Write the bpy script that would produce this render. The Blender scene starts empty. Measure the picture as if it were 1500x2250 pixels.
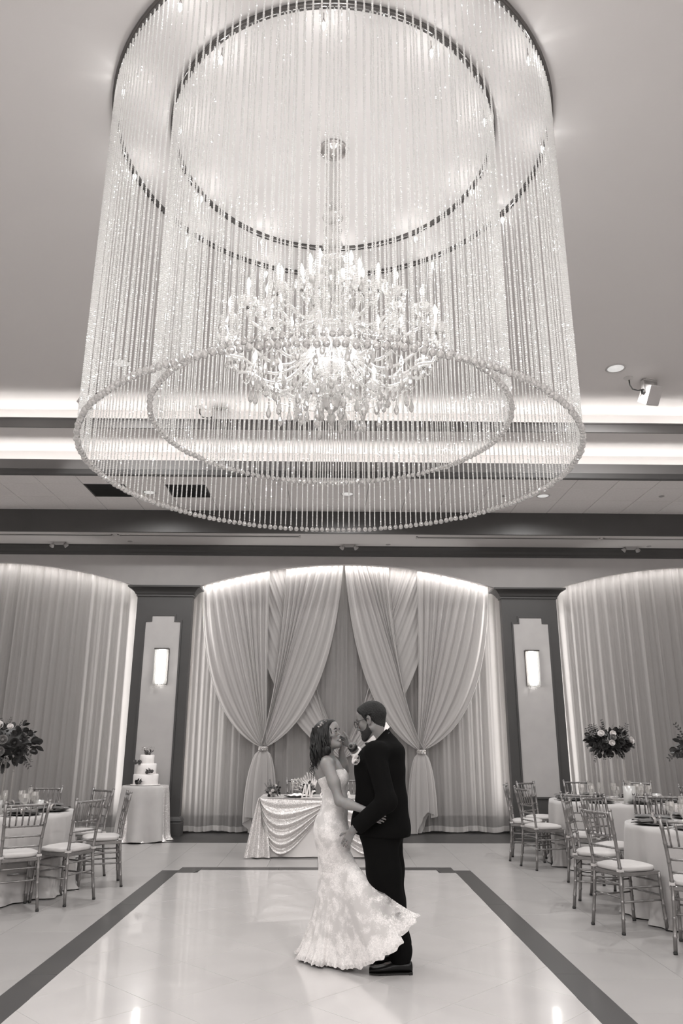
import bpy, math, random
import numpy as np
from mathutils import Vector, Matrix, Euler

S = bpy.context.scene
COL = S.collection
R = random.Random(7)
PI = math.pi

# ------------------------------------------------------------------ camera
def look(pitch, yaw, roll):
    fw = Vector((math.sin(yaw)*math.cos(pitch), math.cos(yaw)*math.cos(pitch), math.sin(pitch)))
    ri = Vector((math.cos(yaw), -math.sin(yaw), 0))
    up = ri.cross(fw)
    r2 = ri*math.cos(roll)+up*math.sin(roll)
    u2 = -ri*math.sin(roll)+up*math.cos(roll)
    return Matrix((r2, u2, -fw)).transposed()
cd = bpy.data.cameras.new('camera'); cam = bpy.data.objects.new('camera', cd); COL.objects.link(cam)
cam.matrix_world = Matrix.Translation((0, 0, 1.5)) @ look(0.29605, 0.01529, 0.0035).to_4x4()
cd.sensor_fit = 'VERTICAL'; cd.sensor_height = 36; cd.sensor_width = 24
cd.lens = 1651.5*36/2250; cd.clip_start = .05
S.camera = cam

# ------------------------------------------------------------------ world, exposure, lamps
W = bpy.data.worlds.new('world'); S.world = W; W.use_nodes = True
W.node_tree.nodes['Background'].inputs[0].default_value = (1, .98, .96, 1)
W.node_tree.nodes['Background'].inputs[1].default_value = 0.05
S.view_settings.view_transform = 'Standard'; S.view_settings.look = 'None'
S.view_settings.gamma = 1; S.view_settings.use_curve_mapping = False
S.view_settings.exposure = 0.40
S.cycles.max_bounces = 10; S.cycles.diffuse_bounces = 4; S.cycles.glossy_bounces = 4
S.cycles.transmission_bounces = 8; S.cycles.transparent_max_bounces = 16
S.cycles.caustics_reflective = False; S.cycles.caustics_refractive = False
S.cycles.sample_clamp_indirect = 6
try:
    S.cycles.use_denoising = True
except Exception:
    pass
LAMP = 1.0
CHANDELIER_W = 6.6*LAMP      # each of the lamps of the chandelier
RING_W = 1.6*LAMP           # each bulb of the two bead rings
COVE_E = 12*LAMP            # led strips of the ceiling coves
ARCH_E = 60*LAMP            # led strips round the arches
SCONCE_E = 14*LAMP
DOWN_W = 360*LAMP
SECOND_W = 68*LAMP          # second candle chandelier, added unseen behind the camera to brighten the ceiling
BASKET_W = 2.2*LAMP           # fill lamps added inside the bead basket            # recessed downlights of the main ceiling, and added unseen ones beside and behind the camera
SPOT_W = 140*LAMP            # downlights of the low tile ceiling

# ------------------------------------------------------------------ materials
def lin(v):
    v = v/255.0
    return v/12.92 if v <= .04045 else ((v+.055)/1.055)**2.4
def tint(v):
    return (v*1.03, v*.99, v*.972, 1)
MATS = {}
def grey(v): return (v, v*.995, v*.985, 1)
def mat(name, a, rough=.6, metal=0., spec=.5, trans=0., ior=1.45, noise=0., nscale=8., bump=0., bscale=60., emit=0., sheen=0., sss=0., alpha=1.):
    m = bpy.data.materials.new(name); m.use_nodes = True
    nt = m.node_tree; b = nt.nodes['Principled BSDF']
    b.inputs['Base Color'].default_value = tint(a)
    b.inputs['Roughness'].default_value = rough; b.inputs['Metallic'].default_value = metal
    b.inputs['Specular IOR Level'].default_value = spec
    b.inputs['Transmission Weight'].default_value = trans; b.inputs['IOR'].default_value = ior
    b.inputs['Sheen Weight'].default_value = sheen
    b.inputs['Alpha'].default_value = alpha
    if sss:
        b.inputs['Subsurface Weight'].default_value = sss; b.inputs['Subsurface Scale'].default_value = .01
    if emit:
        b.inputs['Emission Color'].default_value = (1, .985, .96, 1); b.inputs['Emission Strength'].default_value = emit
    if noise or bump:
        tc = nt.nodes.new('ShaderNodeTexCoord')
    if noise:
        n = nt.nodes.new('ShaderNodeTexNoise'); n.inputs['Scale'].default_value = nscale; n.inputs['Detail'].default_value = 5
        nt.links.new(tc.outputs['Object'], n.inputs['Vector'])
        r = nt.nodes.new('ShaderNodeMapRange'); r.inputs['From Min'].default_value = .3; r.inputs['From Max'].default_value = .7
        r.inputs['To Min'].default_value = 1-noise; r.inputs['To Max'].default_value = 1+noise
        nt.links.new(n.outputs['Fac'], r.inputs['Value'])
        h = nt.nodes.new('ShaderNodeMix'); h.data_type = 'RGBA'; h.blend_type = 'MULTIPLY'; h.inputs['Factor'].default_value = 1
        h.inputs['A'].default_value = tint(a); nt.links.new(r.outputs['Result'], h.inputs['B'])
        nt.links.new(h.outputs['Result'], b.inputs['Base Color'])
    if bump:
        n2 = nt.nodes.new('ShaderNodeTexNoise'); n2.inputs['Scale'].default_value = bscale; n2.inputs['Detail'].default_value = 4
        nt.links.new(tc.outputs['Object'], n2.inputs['Vector'])
        bp = nt.nodes.new('ShaderNodeBump'); bp.inputs['Strength'].default_value = bump; bp.inputs['Distance'].default_value = .01
        nt.links.new(n2.outputs['Fac'], bp.inputs['Height']); nt.links.new(bp.outputs['Normal'], b.inputs['Normal'])
    MATS[name] = m
    return m
def no_mis(m):
    m.cycles.emission_sampling = 'NONE'; return m

M_ceil = mat('ceiling_paint', .67, .9, bump=.05, bscale=90)
M_dark = mat('dark_trim_paint', .062, .55, noise=.06, nscale=3)
M_dark2 = mat('dark_crown_paint', .05, .5, noise=.06, nscale=3)
M_pil = mat('pilaster_paint', .046, .55, noise=.06, nscale=3)
M_riser = mat('riser_paint', .17, .6)
M_wall = mat('wall_paint', .38, .85, noise=.03, nscale=4, bump=.05)
M_soffit = mat('soffit_paint', .55, .85)
M_tilec = mat('acoustic_panel', .74, .95, noise=.04, nscale=25, bump=.12, bscale=220)
M_grid = mat('ceiling_grid_metal', .3, .5)
M_vent = mat('vent_dark', .02, .5)
M_panel = mat('pilaster_panel_paint', .37, .8, noise=.03, nscale=5)
M_white = mat('white_plaster', .75, .7)
M_led = mat('cove_led', .8, emit=COVE_E)
M_arch = mat('arch_led', .8, emit=ARCH_E)
M_lens = mat('lamp_lens', .5, emit=.45)
M_chrome = mat('chrome', .6, .12, metal=1)
M_gunmetal = mat('dark_chrome_ring', .16, .2, metal=1)
M_black = mat('black_plastic', .015, .4)
M_whitepl = mat('white_plastic', .5, .45)
M_greypl = mat('grey_plastic', .3, .5)
M_silver = mat('silver_bamboo_paint', .22, .34, metal=.7, noise=.1, nscale=40)
M_cushion = mat('ivory_cushion_fabric', .44, .9, bump=.1, bscale=300)
M_linen = mat('ivory_table_linen', .38, .85, noise=.04, nscale=6, bump=.08, bscale=400, sheen=.2)
M_charger = mat('dark_charger', .045, .3, noise=.2, nscale=30)
M_napkin = mat('dark_satin_napkin', .09, .45, noise=.15, nscale=20)
M_plate = mat('white_porcelain', .75, .15)
M_icing = mat('buttercream', .72, .5, bump=.25, bscale=55)
M_leaf = mat('dark_leaf', .022, .5, noise=.35, nscale=9)
M_leaf2 = mat('mid_leaf', .07, .55, noise=.3, nscale=9)
M_rose_w = mat('white_rose_petal', .68, .6)
M_rose_m = mat('mid_rose_petal', .2, .6, noise=.2, nscale=20)
M_rose_d = mat('burgundy_rose_petal', .035, .6)
M_pampas = mat('pampas_plume', .72, .9)
M_twig = mat('branch', .06, .7)
M_bulb = no_mis(mat('bulb_glow', .8, emit=9))
M_candle = mat('candle_sleeve', .75, .4, emit=.25)
M_candle.cycles.emission_sampling = 'NONE'
M_suit = mat('black_tuxedo_wool', .0035, .9, spec=.08, noise=.2, nscale=200, bump=.1, bscale=500)
M_satin = mat('black_satin', .005, .4, spec=.25)
M_shoe = mat('black_leather', .005, .35, spec=.3)
M_shirt = mat('white_shirt_cotton', .72, .8)
M_skin_b = mat('skin_bride', .20, .5, sss=.15, noise=.05, nscale=20)
M_skin_g = mat('skin_groom', .165, .5, sss=.15, noise=.06, nscale=20)
M_hair_b = mat("dark_brown_hair", .009, .5, spec=.35, noise=.5, nscale=30)
M_hair_g = mat('black_cropped_hair', .008, .65, bump=.8, bscale=260)
M_beard = mat('trimmed_beard', .025, .8, bump=.6, bscale=350)
M_lip = mat('lip', .11, .4)
M_teeth = mat('teeth', .7, .25)
M_eye = mat('eye_dark', .02, .15)
M_eyew = mat('eye_white', .32, .3)
M_gem = mat('brooch_crystal', .7, .08, metal=.7, bump=1.0, bscale=180)
M_woodf = mat('dark_wood_plank', .035, .35, noise=.3, nscale=10)

def glassy(name, refl, diff, transp, rough=.08, col=.85, ior=1.5, refr=0.):
    """cut crystal: clear glass broken by facets - part of the light passes, part scatters inside, part flashes off the faces"""
    m = bpy.data.materials.new(name); m.use_nodes = True
    nt = m.node_tree; nt.nodes.remove(nt.nodes['Principled BSDF']); out = nt.nodes['Material Output']
    def n(t, **k):
        x = nt.nodes.new(t)
        for a, v in k.items(): x.inputs[a].default_value = v
        return x
    d = n('ShaderNodeBsdfDiffuse', Color=grey(col)); tl = n('ShaderNodeBsdfTranslucent', Color=grey(col))
    g = n('ShaderNodeBsdfGlossy', Color=grey(.98), Roughness=rough)
    tp = n('ShaderNodeBsdfTransparent', Color=grey(.95))
    gl = n('ShaderNodeBsdfGlass', Color=grey(.98), Roughness=.02, IOR=ior)
    def mix(a, b, f):
        x = nt.nodes.new('ShaderNodeMixShader'); x.inputs[0].default_value = f
        nt.links.new(a.outputs[0], x.inputs[1]); nt.links.new(b.outputs[0], x.inputs[2]); return x
    s = mix(d, tl, .58)
    tot = diff+refl; s = mix(s, g, refl/tot)
    if transp: s = mix(s, tp, transp/(tot+transp)); tot += transp
    if refr: s = mix(s, gl, refr/(tot+refr))
    nt.links.new(s.outputs[0], out.inputs['Surface'])
    MATS[name] = m
    return m
M_bead = glassy('crystal_bead', .22, .75, .05, col=.97)
M_bead2 = glassy('chandelier_bead', .35, .25, .40, col=.95)
M_ball = glassy('crystal_ball', .12, .27, .05, refr=.75, col=.96)
M_glass = glassy('chandelier_glass', .30, .22, .35, rough=.05)
M_acryl = glassy('clear_acrylic', .12, .05, .85, rough=.03)
M_goblet = glassy('cut_glass', .25, .12, .65, rough=.04)

# ------------------------------------------------------------------ object helpers
class MB:
    """collects shapes for one mesh"""
    def __init__(s): s.v = []; s.f = []; s.sm = []; s.mi = []
    def add(s, vs, fs, smooth=False, mi=0):
        o = len(s.v); s.v += [tuple(p) for p in vs]
        for f in fs: s.f.append(tuple(i+o for i in f)); s.sm.append(smooth); s.mi.append(mi)
        return s
    def box(s, x0, x1, y0, y1, z0, z1, mi=0):
        return s.add([(x, y, z) for x in (x0, x1) for y in (y0, y1) for z in (z0, z1)],
                     [(0, 1, 3, 2), (4, 6, 7, 5), (0, 4, 5, 1), (2, 3, 7, 6), (0, 2, 6, 4), (1, 5, 7, 3)], mi=mi)
    def rects(s, x0, x1, y0, y1, lay, mi=0):
        """loft of growing rectangles: lay = [(offset, z), ...]"""
        vs = []; fs = []
        for o, z in lay: vs += [(x0-o, y0-o, z), (x1+o, y0-o, z), (x1+o, y1+o, z), (x0-o, y1+o, z)]
        for k in range(len(lay)-1):
            for i in range(4):
                a = k*4+i; b = k*4+(i+1) % 4; fs.append((a, b, b+4, a+4))
        n = len(lay)*4; fs += [(3, 2, 1, 0), (n-4, n-3, n-2, n-1)]
        return s.add(vs, fs, mi=mi)
    def lathe(s, prof, seg=16, c=(0, 0, 0), smooth=True, mi=0, axis='z', wob=None):
        vs = []; fs = []; n = len(prof)
        for r, z in prof:
            for i in range(seg):
                a = 2*PI*i/seg; rr = r*(wob(a, z) if wob else 1)
                p = (rr*math.cos(a), rr*math.sin(a), z)
                if axis == 'x': p = (p[2], p[0], p[1])
                if axis == 'y': p = (p[0], p[2], p[1])
                vs.append((p[0]+c[0], p[1]+c[1], p[2]+c[2]))
        for k in range(n-1):
            for i in range(seg):
                j = (i+1) % seg; fs.append((k*seg+i, k*seg+j, (k+1)*seg+j, (k+1)*seg+i))
        ring = prof[0] == prof[-1]
        if not ring and prof[0][0] > 1e-5: fs.append(tuple(range(seg))[::-1])
        if not ring and prof[-1][0] > 1e-5: fs.append(tuple(range((n-1)*seg, n*seg)))
        return s.add(vs, fs, smooth, mi)
    def tube(s, pts, rad, seg=8, smooth=True, mi=0, caps=True, flat=None, closed=False):
        pts = [Vector(p) for p in pts]; n = len(pts)
        if not hasattr(rad, '__len__'): rad = [rad]*n
        vs = []; fs = []; up = None
        for k in range(n):
            t = (pts[(k+1) % n if closed else min(k+1, n-1)]-pts[(k-1) % n if closed else max(k-1, 0)])
            t = t.normalized() if t.length > 1e-9 else Vector((0, 0, 1))
            if up is None:
                up = Vector((0, 0, 1)) if abs(t.z) < .9 else Vector((0, 1, 0))
            u = up-t*up.dot(t)
            if u.length < 1e-6: u = Vector((1, 0, 0))-t*t.x
            u.normalize(); w = t.cross(u); up = u
            for i in range(seg):
                a = 2*PI*i/seg; ca, sa = math.cos(a), math.sin(a)
                vs.append(pts[k]+(u*ca*(flat if flat else 1)+w*sa)*rad[k])
        for k in range(n if closed else n-1):
            k2 = (k+1) % n
            for i in range(seg):
                j = (i+1) % seg; fs.append((k*seg+i, k*seg+j, k2*seg+j, k2*seg+i))
        if caps and not closed: fs += [tuple(range(seg))[::-1], tuple(range((n-1)*seg, n*seg))]
        return s.add(vs, fs, smooth, mi)
    def prism(s, poly, y0, y1, plane='xz', mi=0):
        """poly extruded from y0 to y1 across its plane"""
        n = len(poly)
        def P(p, d):
            return {'xz': (p[0], d, p[1]), 'xy': (p[0], p[1], d), 'yz': (d, p[0], p[1])}[plane]
        vs = [P(p, y0) for p in poly]+[P(p, y1) for p in poly]
        fs = [tuple(range(n)), tuple(range(2*n-1, n-1, -1))]+[(i, i+n, (i+1) % n+n, (i+1) % n) for i in range(n)]
        return s.add(vs, fs, mi=mi)
    def grid(s, fn, nu, nv, smooth=True, mi=0, wrap=False):
        vs = [fn(i/(nu if wrap else nu-1), j/(nv-1)) for j in range(nv) for i in range(nu)]; fs = []
        for j in range(nv-1):
            for i in range(nu if wrap else nu-1):
                i2 = (i+1) % nu; fs.append((j*nu+i, j*nu+i2, (j+1)*nu+i2, (j+1)*nu+i))
        return s.add(vs, fs, smooth, mi)
    def ball(s, c, r, seg=10, rings=7, mi=0, sc=(1, 1, 1)):
        vs = []; fs = []
        for k in range(rings+1):
            th = PI*k/rings
            for i in range(seg):
                a = 2*PI*i/seg
                vs.append((c[0]+r*sc[0]*math.sin(th)*math.cos(a), c[1]+r*sc[1]*math.sin(th)*math.sin(a), c[2]+r*sc[2]*math.cos(th)))
        for k in range(rings):
            for i in range(seg):
                j = (i+1) % seg; fs.append((k*seg+i, (k+1)*seg+i, (k+1)*seg+j, k*seg+j))
        return s.add(vs, fs, True, mi)
    def mesh(s, name, mats, off=(0, 0, 0), auto=False):
        me = bpy.data.meshes.new(name)
        me.from_pydata([(a-off[0], b-off[1], c-off[2]) for a, b, c in s.v], [], s.f)
        me.polygons.foreach_set('use_smooth', s.sm)
        if not isinstance(mats, (list, tuple)): mats = [mats]
        for m in mats: me.materials.append(m)
        if len(mats) > 1: me.polygons.foreach_set('material_index', s.mi)
        me.validate(); me.update()
        return me
def link(name, data, parent=None, loc=(0, 0, 0), rot=None):
    o = bpy.data.objects.new(name, data); COL.objects.link(o); o.location = loc
    if rot: o.rotation_euler = rot
    if parent: o.parent = parent
    return o
def part(name, mb, m, parent, world=False, label=None, kind=None, loc=(0, 0, 0), rot=None):
    off = parent.location if (world and parent) else (0, 0, 0)
    o = link(name, mb.mesh(name, m, off), parent, loc, rot)
    if label: o['label'] = label
    if kind: o['kind'] = kind
    return o
def thing(name, label, cat, loc=(0, 0, 0), rz=0., group=None):
    o = link(name, None, None, loc, (0, 0, rz)); o.empty_display_size = .1
    o['label'] = label; o['category'] = cat
    if group: o['group'] = group
    return o
def solo(name, mb, m, label, cat, loc=(0, 0, 0), world=True, group=None, rz=0.):
    o = link(name, mb.mesh(name, m, loc if world else (0, 0, 0)), None, loc, (0, 0, rz))
    o['label'] = label; o['category'] = cat
    if group: o['group'] = group
    return o
def struct(name, mb, m, label=None, parent=None):
    o = link(name, mb.mesh(name, m), parent)
    if not parent: o['kind'] = 'structure'
    if label: o['label'] = label
    return o
def kids(o): return [c for c in o.children]
def dup(root, loc, rz, label, group=None):
    r = root.copy(); COL.objects.link(r); r.location = loc; r.rotation_euler = (0, 0, rz); r['label'] = label
    if group: r['group'] = group
    for ch in root.children:
        c = ch.copy(); COL.objects.link(c); c.parent = r
        for g in ch.children:
            d = g.copy(); COL.objects.link(d); d.parent = c
    return r
def lamp(name, kind, loc, energy, parent=None, size=.05, rot=None, spot=None, blend=.5, sy=None):
    l = bpy.data.lights.new(name, kind); l.energy = energy; l.color = (1, .99, .98)
    if kind == 'AREA':
        l.size = size
        if sy: l.shape = 'RECTANGLE'; l.size_y = sy
    else: l.shadow_soft_size = size
    if spot: l.spot_size = spot; l.spot_blend = blend
    o = bpy.data.objects.new(name, l); COL.objects.link(o); o.location = loc
    if rot: o.rotation_euler = rot
    if parent: o.parent = parent
    return o
# ================================================================== ROOM
X0, X1, YB, YW = -9.0, 9.0, -5.0, 14.15
ZM, YM = 6.22, 10.36                       # main ceiling
# ---- floor: slab, then every tile a piece of its own
def polished(name, a, rough, coat):
    m = mat(name, a, rough, noise=.035, nscale=2.2)
    b = m.node_tree.nodes['Principled BSDF']; b.inputs['Coat Weight'].default_value = coat; b.inputs['Coat Roughness'].default_value = .03
    return m
M_dance = polished('polished_white_porcelain', .50, .2, .55)
M_tile = polished('satin_stone_tile', .31, .32, .15)
M_bord = polished('dark_border_stone', .04, .4, .08)
M_grout = mat('grout', .06, .9)
fl = struct('floor', MB().box(X0, X1, YB, YW, -.06, -.006), M_grout)
def clip(poly, box):
    x0, x1, y0, y1 = box
    def cut(P, ins, inter):
        out = []
        for i in range(len(P)):
            a, b = P[i-1], P[i]
            if ins(b):
                if not ins(a): out.append(inter(a, b))
                out.append(b)
            elif ins(a): out.append(inter(a, b))
        return out
    for ax, v, sg in ((0, x0, 1), (0, x1, -1), (1, y0, 1), (1, y1, -1)):
        f = lambda p: sg*(p[ax]-v) >= -1e-9
        def it(a, b):
            t = (v-a[ax])/(b[ax]-a[ax]); return (a[0]+t*(b[0]-a[0]), a[1]+t*(b[1]-a[1]))
        poly = cut(poly, f, it)
        if len(poly) < 3: return []
    return poly
def area(P): return abs(sum(P[i-1][0]*P[i][1]-P[i][0]*P[i-1][1] for i in range(len(P))))/2
TM = {}
def tile(poly, m, name='floor_tile', key=None, gap=.0018):
    cx = sum(p[0] for p in poly)/len(poly); cy = sum(p[1] for p in poly)/len(poly)
    if key and key in TM: me = TM[key]
    else:
        def inset(p, d):
            v = Vector((p[0]-cx, p[1]-cy)); l = v.length; return tuple(v*max(0, (l-d)/l))
        A = [inset(p, gap) for p in poly]; B = [inset(p, gap+.0006) for p in poly]; n = len(poly)
        vs = [(a[0], a[1], -.006) for a in A]+[(a[0], a[1], -.0008) for a in A]+[(a[0], a[1], 0) for a in B]
        fs = [tuple(range(2*n, 3*n))]
        for k in (0, n): fs += [(k+i, k+(i+1) % n, k+n+(i+1) % n, k+n+i) for i in range(n)]
        me = MB().add(vs, fs).mesh(name, m)
        if key: TM[key] = me
    link(name, me, fl, (cx, cy, 0))
DX0, DX1, DY1, DY0 = -2.0, 1.735, 10.0, 1.6     # outer edges of the dark border
BW = .20
# diagonal tiles of the dance floor
h = .4445
for i in range(-9, 10):
    for j in range(-12, 16):
        if (i+j) % 2: continue
        cx, cy = -.575+h*i, 5.595+h*(j+1)
        P = clip([(cx-h, cy), (cx, cy-h), (cx+h, cy), (cx, cy+h)], (DX0+BW, DX1-BW, DY0, 9.815))
        if P and area(P) > .0005:
            tile(P, M_dance, key='diag' if area(P) > 2*h*h-1e-7 else None)
# the far strip between the two corner steps
tile([(-1.55, 9.815), (1.33, 9.815), (1.33, 10.02), (-1.55, 10.02)], M_dance)
# border of dark stone with stepped far corners
def rect(x0, x1, y0, y1): return [(x0, y0), (x1, y0), (x1, y1), (x0, y1)]
for x0, x1 in ((DX0, DX0+BW), (DX1-BW, DX1)):
    for y0, y1 in ((DY0, 3.3), (3.3, 5.745), (5.745, 8.0), (8.0, 9.80)):
        tile(rect(x0, x1, y0, y1), M_bord, 'border_tile')
tile([(DX0, 9.80), (DX0+.2, 9.80), (DX0+.2, 10.0), (DX0, 10.0)], M_bord, 'border_tile')
tile([(DX1-.2, 9.80), (DX1, 9.80), (DX1, 10.0), (DX1-.2, 10.0)], M_bord, 'border_tile')
tile([(-1.80, 9.815), (-1.60, 9.815), (-1.55, 10.02), (-1.55, 10.23), (-1.80, 10.23)], M_bord, 'border_tile')
tile([(1.535, 9.815), (1.535, 10.23), (1.33, 10.23), (1.33, 10.02), (1.36, 9.815)], M_bord, 'border_tile')
for a, b in ((-1.55, -.6), (-.6, .4), (.4, 1.33)):
    tile(rect(a, b, 10.02, 10.23), M_bord, 'border_tile')
far = MB()
# square tiles of the surround
ys = [5.62-.652*k for k in range(4, 0, -1)]+[5.62+.652*k for k in range(0, 12)]
ys = [y for y in ys if y < 12.5]+[12.56]
for side in (-1, 1):
    e = DX0 if side < 0 else DX1
    xs = [e]+[e+side*.628*k for k in range(1, 8)]
    for a, b in zip(xs, xs[1:]):
        lo, hi = min(a, b), max(a, b)
        for y0, y1 in zip(ys, ys[1:]):
            yy1 = y1
            # leave out what the frame cannot reach
            mx = lo if side > 0 else -hi
            if mx > .5+y1*.48 or y1 < 4.2:
                far.box(lo+.001, hi-.001, y0+.001, y1-.001, -.006, 0); continue
            k = ('sq', round(y1-y0, 3), round(hi-lo, 3))
            tile(rect(lo, hi, y0, yy1), M_tile, key=k)
# tiles between dance floor and back wall
xs = [DX0]+[DX0+.6225*k for k in range(1, 7)]
yb = [10.0, 10.23, 10.84, 11.49, 12.14, 12.56]
for a, b in zip(xs, xs[1:]):
    for y0, y1 in zip(yb, yb[1:]):
        if y1 < 10.3:
            lo, hi = a, b
            if lo < -1.80: tile(rect(lo, min(hi, -1.80), y0, y1), M_tile)
            if hi > 1.535: tile(rect(max(lo, 1.535), hi, y0, y1), M_tile)
        else: tile(rect(a, b, y0, y1), M_tile)
# plain stone beyond the frame and the dark threshold before the curtains
far.box(X0, DX0-.628*7-.002, YB, 12.56, -.006, 0).box(DX1+.628*7+.002, X1, YB, 12.56, -.006, 0)
far.box(DX0-.628*7, DX1+.628*7, YB, 1.6, -.006, 0).box(DX0-.628*7, DX0-.001, 1.6, ys[0], -.006, 0).box(DX1+.001, DX1+.628*7, 1.6, ys[0], -.006, 0)
struct('floor_stone_surround', far, M_tile, parent=fl)
for a, b in ((-9, -6.2), (-6.2, -3.1), (-3.1, -.02), (-.02, 3.1), (3.1, 6.2), (6.2, 9)):
    struct('threshold_plank', MB().box(a+.003, b-.003, 12.562, 14.1, -.006, .002), M_woodf, parent=fl)

# ---- ceiling
def slab(z, y0, y1, t=.05): return MB().box(X0, X1, y0, y1, z, z+t)
ce = struct('ceiling', slab(ZM, YB, YM+.06, .08), M_ceil)
struct('ceiling_cove_back', MB().box(X0, X1, YM, YM+.06, 5.87, ZM), M_ceil, parent=ce)
struct('ceiling_cove_ledge', MB().box(X0, X1, 10.06, YM, 5.80, 5.875), M_ceil, parent=ce)
struct('ceiling_step', MB().box(X0, X1, YM, 11.04, 5.80, 5.87).box(X0, X1, 10.98, 11.04, 5.43, 5.80), M_ceil, parent=ce)
struct('ceiling_low_ledge', MB().box(X0, X1, 10.68, 10.98, 5.36, 5.44), M_ceil, parent=ce)
t1 = struct('trim_1', MB().box(X0, X1, 10.03, 10.06, 5.80, 5.943).box(X0, X1, 10.015, 10.06, 5.925, 5.943), M_riser, 'slim grey cove lip below the upper light strip')
t2 = struct('trim_2', MB().box(X0, X1, 10.655, 10.68, 5.395, 5.544), M_riser, 'grey cove lip below the lower light strip')
t2b = struct('trim_3', MB().rects(X0, X1, 10.655, 10.70, [(0, 5.395), (.012, 5.385), (.012, 5.315), (0, 5.300)]), M_dark, 'dark moulding along the edge of the tiled ceiling')
# ledge lights
for nm, y, z in (('upper', 10.13, 5.885), ('lower', 10.76, 5.45)):
    lb = MB()
    lb.add([(X0, y, z), (X1, y, z), (X1, y+.035, z), (X0, y+.035, z)], [(0, 1, 2, 3)])
    lb.box(X0, X1, y-.004, y+.039, z-.01, z-.002)
    solo('light_strip', lb, M_led, 'long led light strip hidden on the %s ceiling cove ledge' % nm, 'light strip', (0, y, z))
# dropped ceiling of lay-in panels
xt = [-4.475+.633*k for k in range(-7, 22)]; yt = [10.70, 11.085, 11.72, 12.365, 12.45]
struct('ceiling_grid', MB().box(X0, X1, 10.66, 12.47, 5.312, 5.33), M_grid, parent=ce)
vents = {(-3.842, 11.085), (-2.576, 11.085)}
PM = {}
for a, b in zip(xt, xt[1:]):
    for y0, y1 in zip(yt, yt[1:]):
        if any(abs(a-v[0]) < .02 and abs(y0-v[1]) < .01 for v in vents):
            vt = thing('air_vent', 'dark square air vent in the tiled ceiling, %s' % ('nearer the left wall' if a < -3 else 'seen through the bead strands'), 'vent', ((a+b)/2, (y0+y1)/2, 5.306), 0, 'ceiling return vents')
            w = (b-a)/2-.006; d = (y1-y0)/2-.006
            f = MB()
            for q in ((-w, w, -d, -d+.02), (-w, w, d-.02, d), (-w, -w+.02, -d, d), (w-.02, w, -d, d)): f.box(*q, -.004, .004)
            part('frame', f, M_dark, vt)
            part('backing', MB().box(-w, w, -d, d, .004, .006), M_vent, vt)
            sl = MB()
            for k in range(12):
                yy = -d+.04+k*(2*d-.08)/11; sl.add([(-w+.02, yy, -.002), (w-.02, yy, -.002), (w-.02, yy+.02, .003), (-w+.02, yy+.02, .003)], [(0, 1, 2, 3)])
            part('louvre', sl, M_vent, vt)
            continue
        k = (round(b-a, 3), round(y1-y0, 3))
        w, d = (b-a)/2-.004, (y1-y0)/2-.004
        if k not in PM: PM[k] = MB().rects(-w+.003, w-.003, -d+.003, d-.003, [(0, 0), (.003, .004), (.003, .01)]).mesh('ceiling_panel', M_tilec)
        link('ceiling_panel', PM[k], ce, ((a+b)/2, (y0+y1)/2, 5.304))
# beam with soffit
struct('trim_4', MB().box(X0, X1, 12.45, 12.50, 4.915, 5.312), M_dark, 'broad dark fascia of the soffit above the arches')
so = struct('ceiling_soffit', MB().box(X0, X1, 12.50, YW, 4.918, 5.0), M_soffit)
# crown moulding along the wall
cr = MB(); prof = [(0, 4.744), (.02, 4.744), (.028, 4.775), (.05, 4.80), (.06, 4.84), (.095, 4.88), (.11, 4.89), (.11, 4.918), (0, 4.918)]
cr.prism([(13.44-o, z) for o, z in prof], X0, X1, 'yz')
struct('trim_5', cr, M_dark2, 'dark crown moulding above the three arches')

# ---- back wall with three segmental arches
RA = 8.84; ACX = [-6.205, .32, 6.845]; HALF = 2.775
def arch_z(x, c, lift=0): return 4.597-RA+math.sqrt(RA*RA-(x-c)**2)+lift
def wall_low(x):
    for c in ACX:
        if abs(x-c) <= HALF+1e-6: return arch_z(x, c)
    return 4.10
xs = sorted(set([X0, X1]+[c+s*HALF*k/40 for c in ACX for k in range(41) for s in (-1, 1)]))
xs = [x for x in xs if X0 <= x <= X1]
seq = []
for x in xs:
    edge = [c for c in ACX if abs(abs(x-c)-HALF) < 1e-6]
    if edge:
        if x < edge[0]: seq += [(x, 4.10), (x, wall_low(x))]
        else: seq += [(x, wall_low(x)), (x, 4.10)]
    else: seq.append((x, wall_low(x)))
wb = MB(); n = len(seq); Y0, Y1w = 13.44, 13.53
vs = []
for x, z in seq: vs += [(x, Y0, z), (x, Y0, 4.92), (x, Y1w, z), (x, Y1w, 4.92)]
fs = []
for i in range(n-1):
    a, b = i*4, i*4+4
    fs += [(a, b, b+1, a+1), (a+2, a+3, b+3, b+2), (a, a+2, b+2, b)]
wb.add(vs, fs)
struct('wall_back', wb, M_wall)
struct('wall_rear', MB().box(X0, X1, 14.10, YW, 0, 5.0), M_white)
struct('baseboard_rear', MB().box(X0, X1, 14.06, 14.10, 0, .26), M_dark)
M_wall2 = mat('light_wall_paint', .6, .85)
struct('wall_left', MB().box(X0-.1, X0, YB, YW, 0, 6.3), M_wall2)
struct('wall_right', MB().box(X1, X1+.1, YB, YW, 0, 6.3), M_wall2)
struct('wall_front', MB().box(X0, X1, YB-.1, YB, 0, 6.3), M_wall2)
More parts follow.
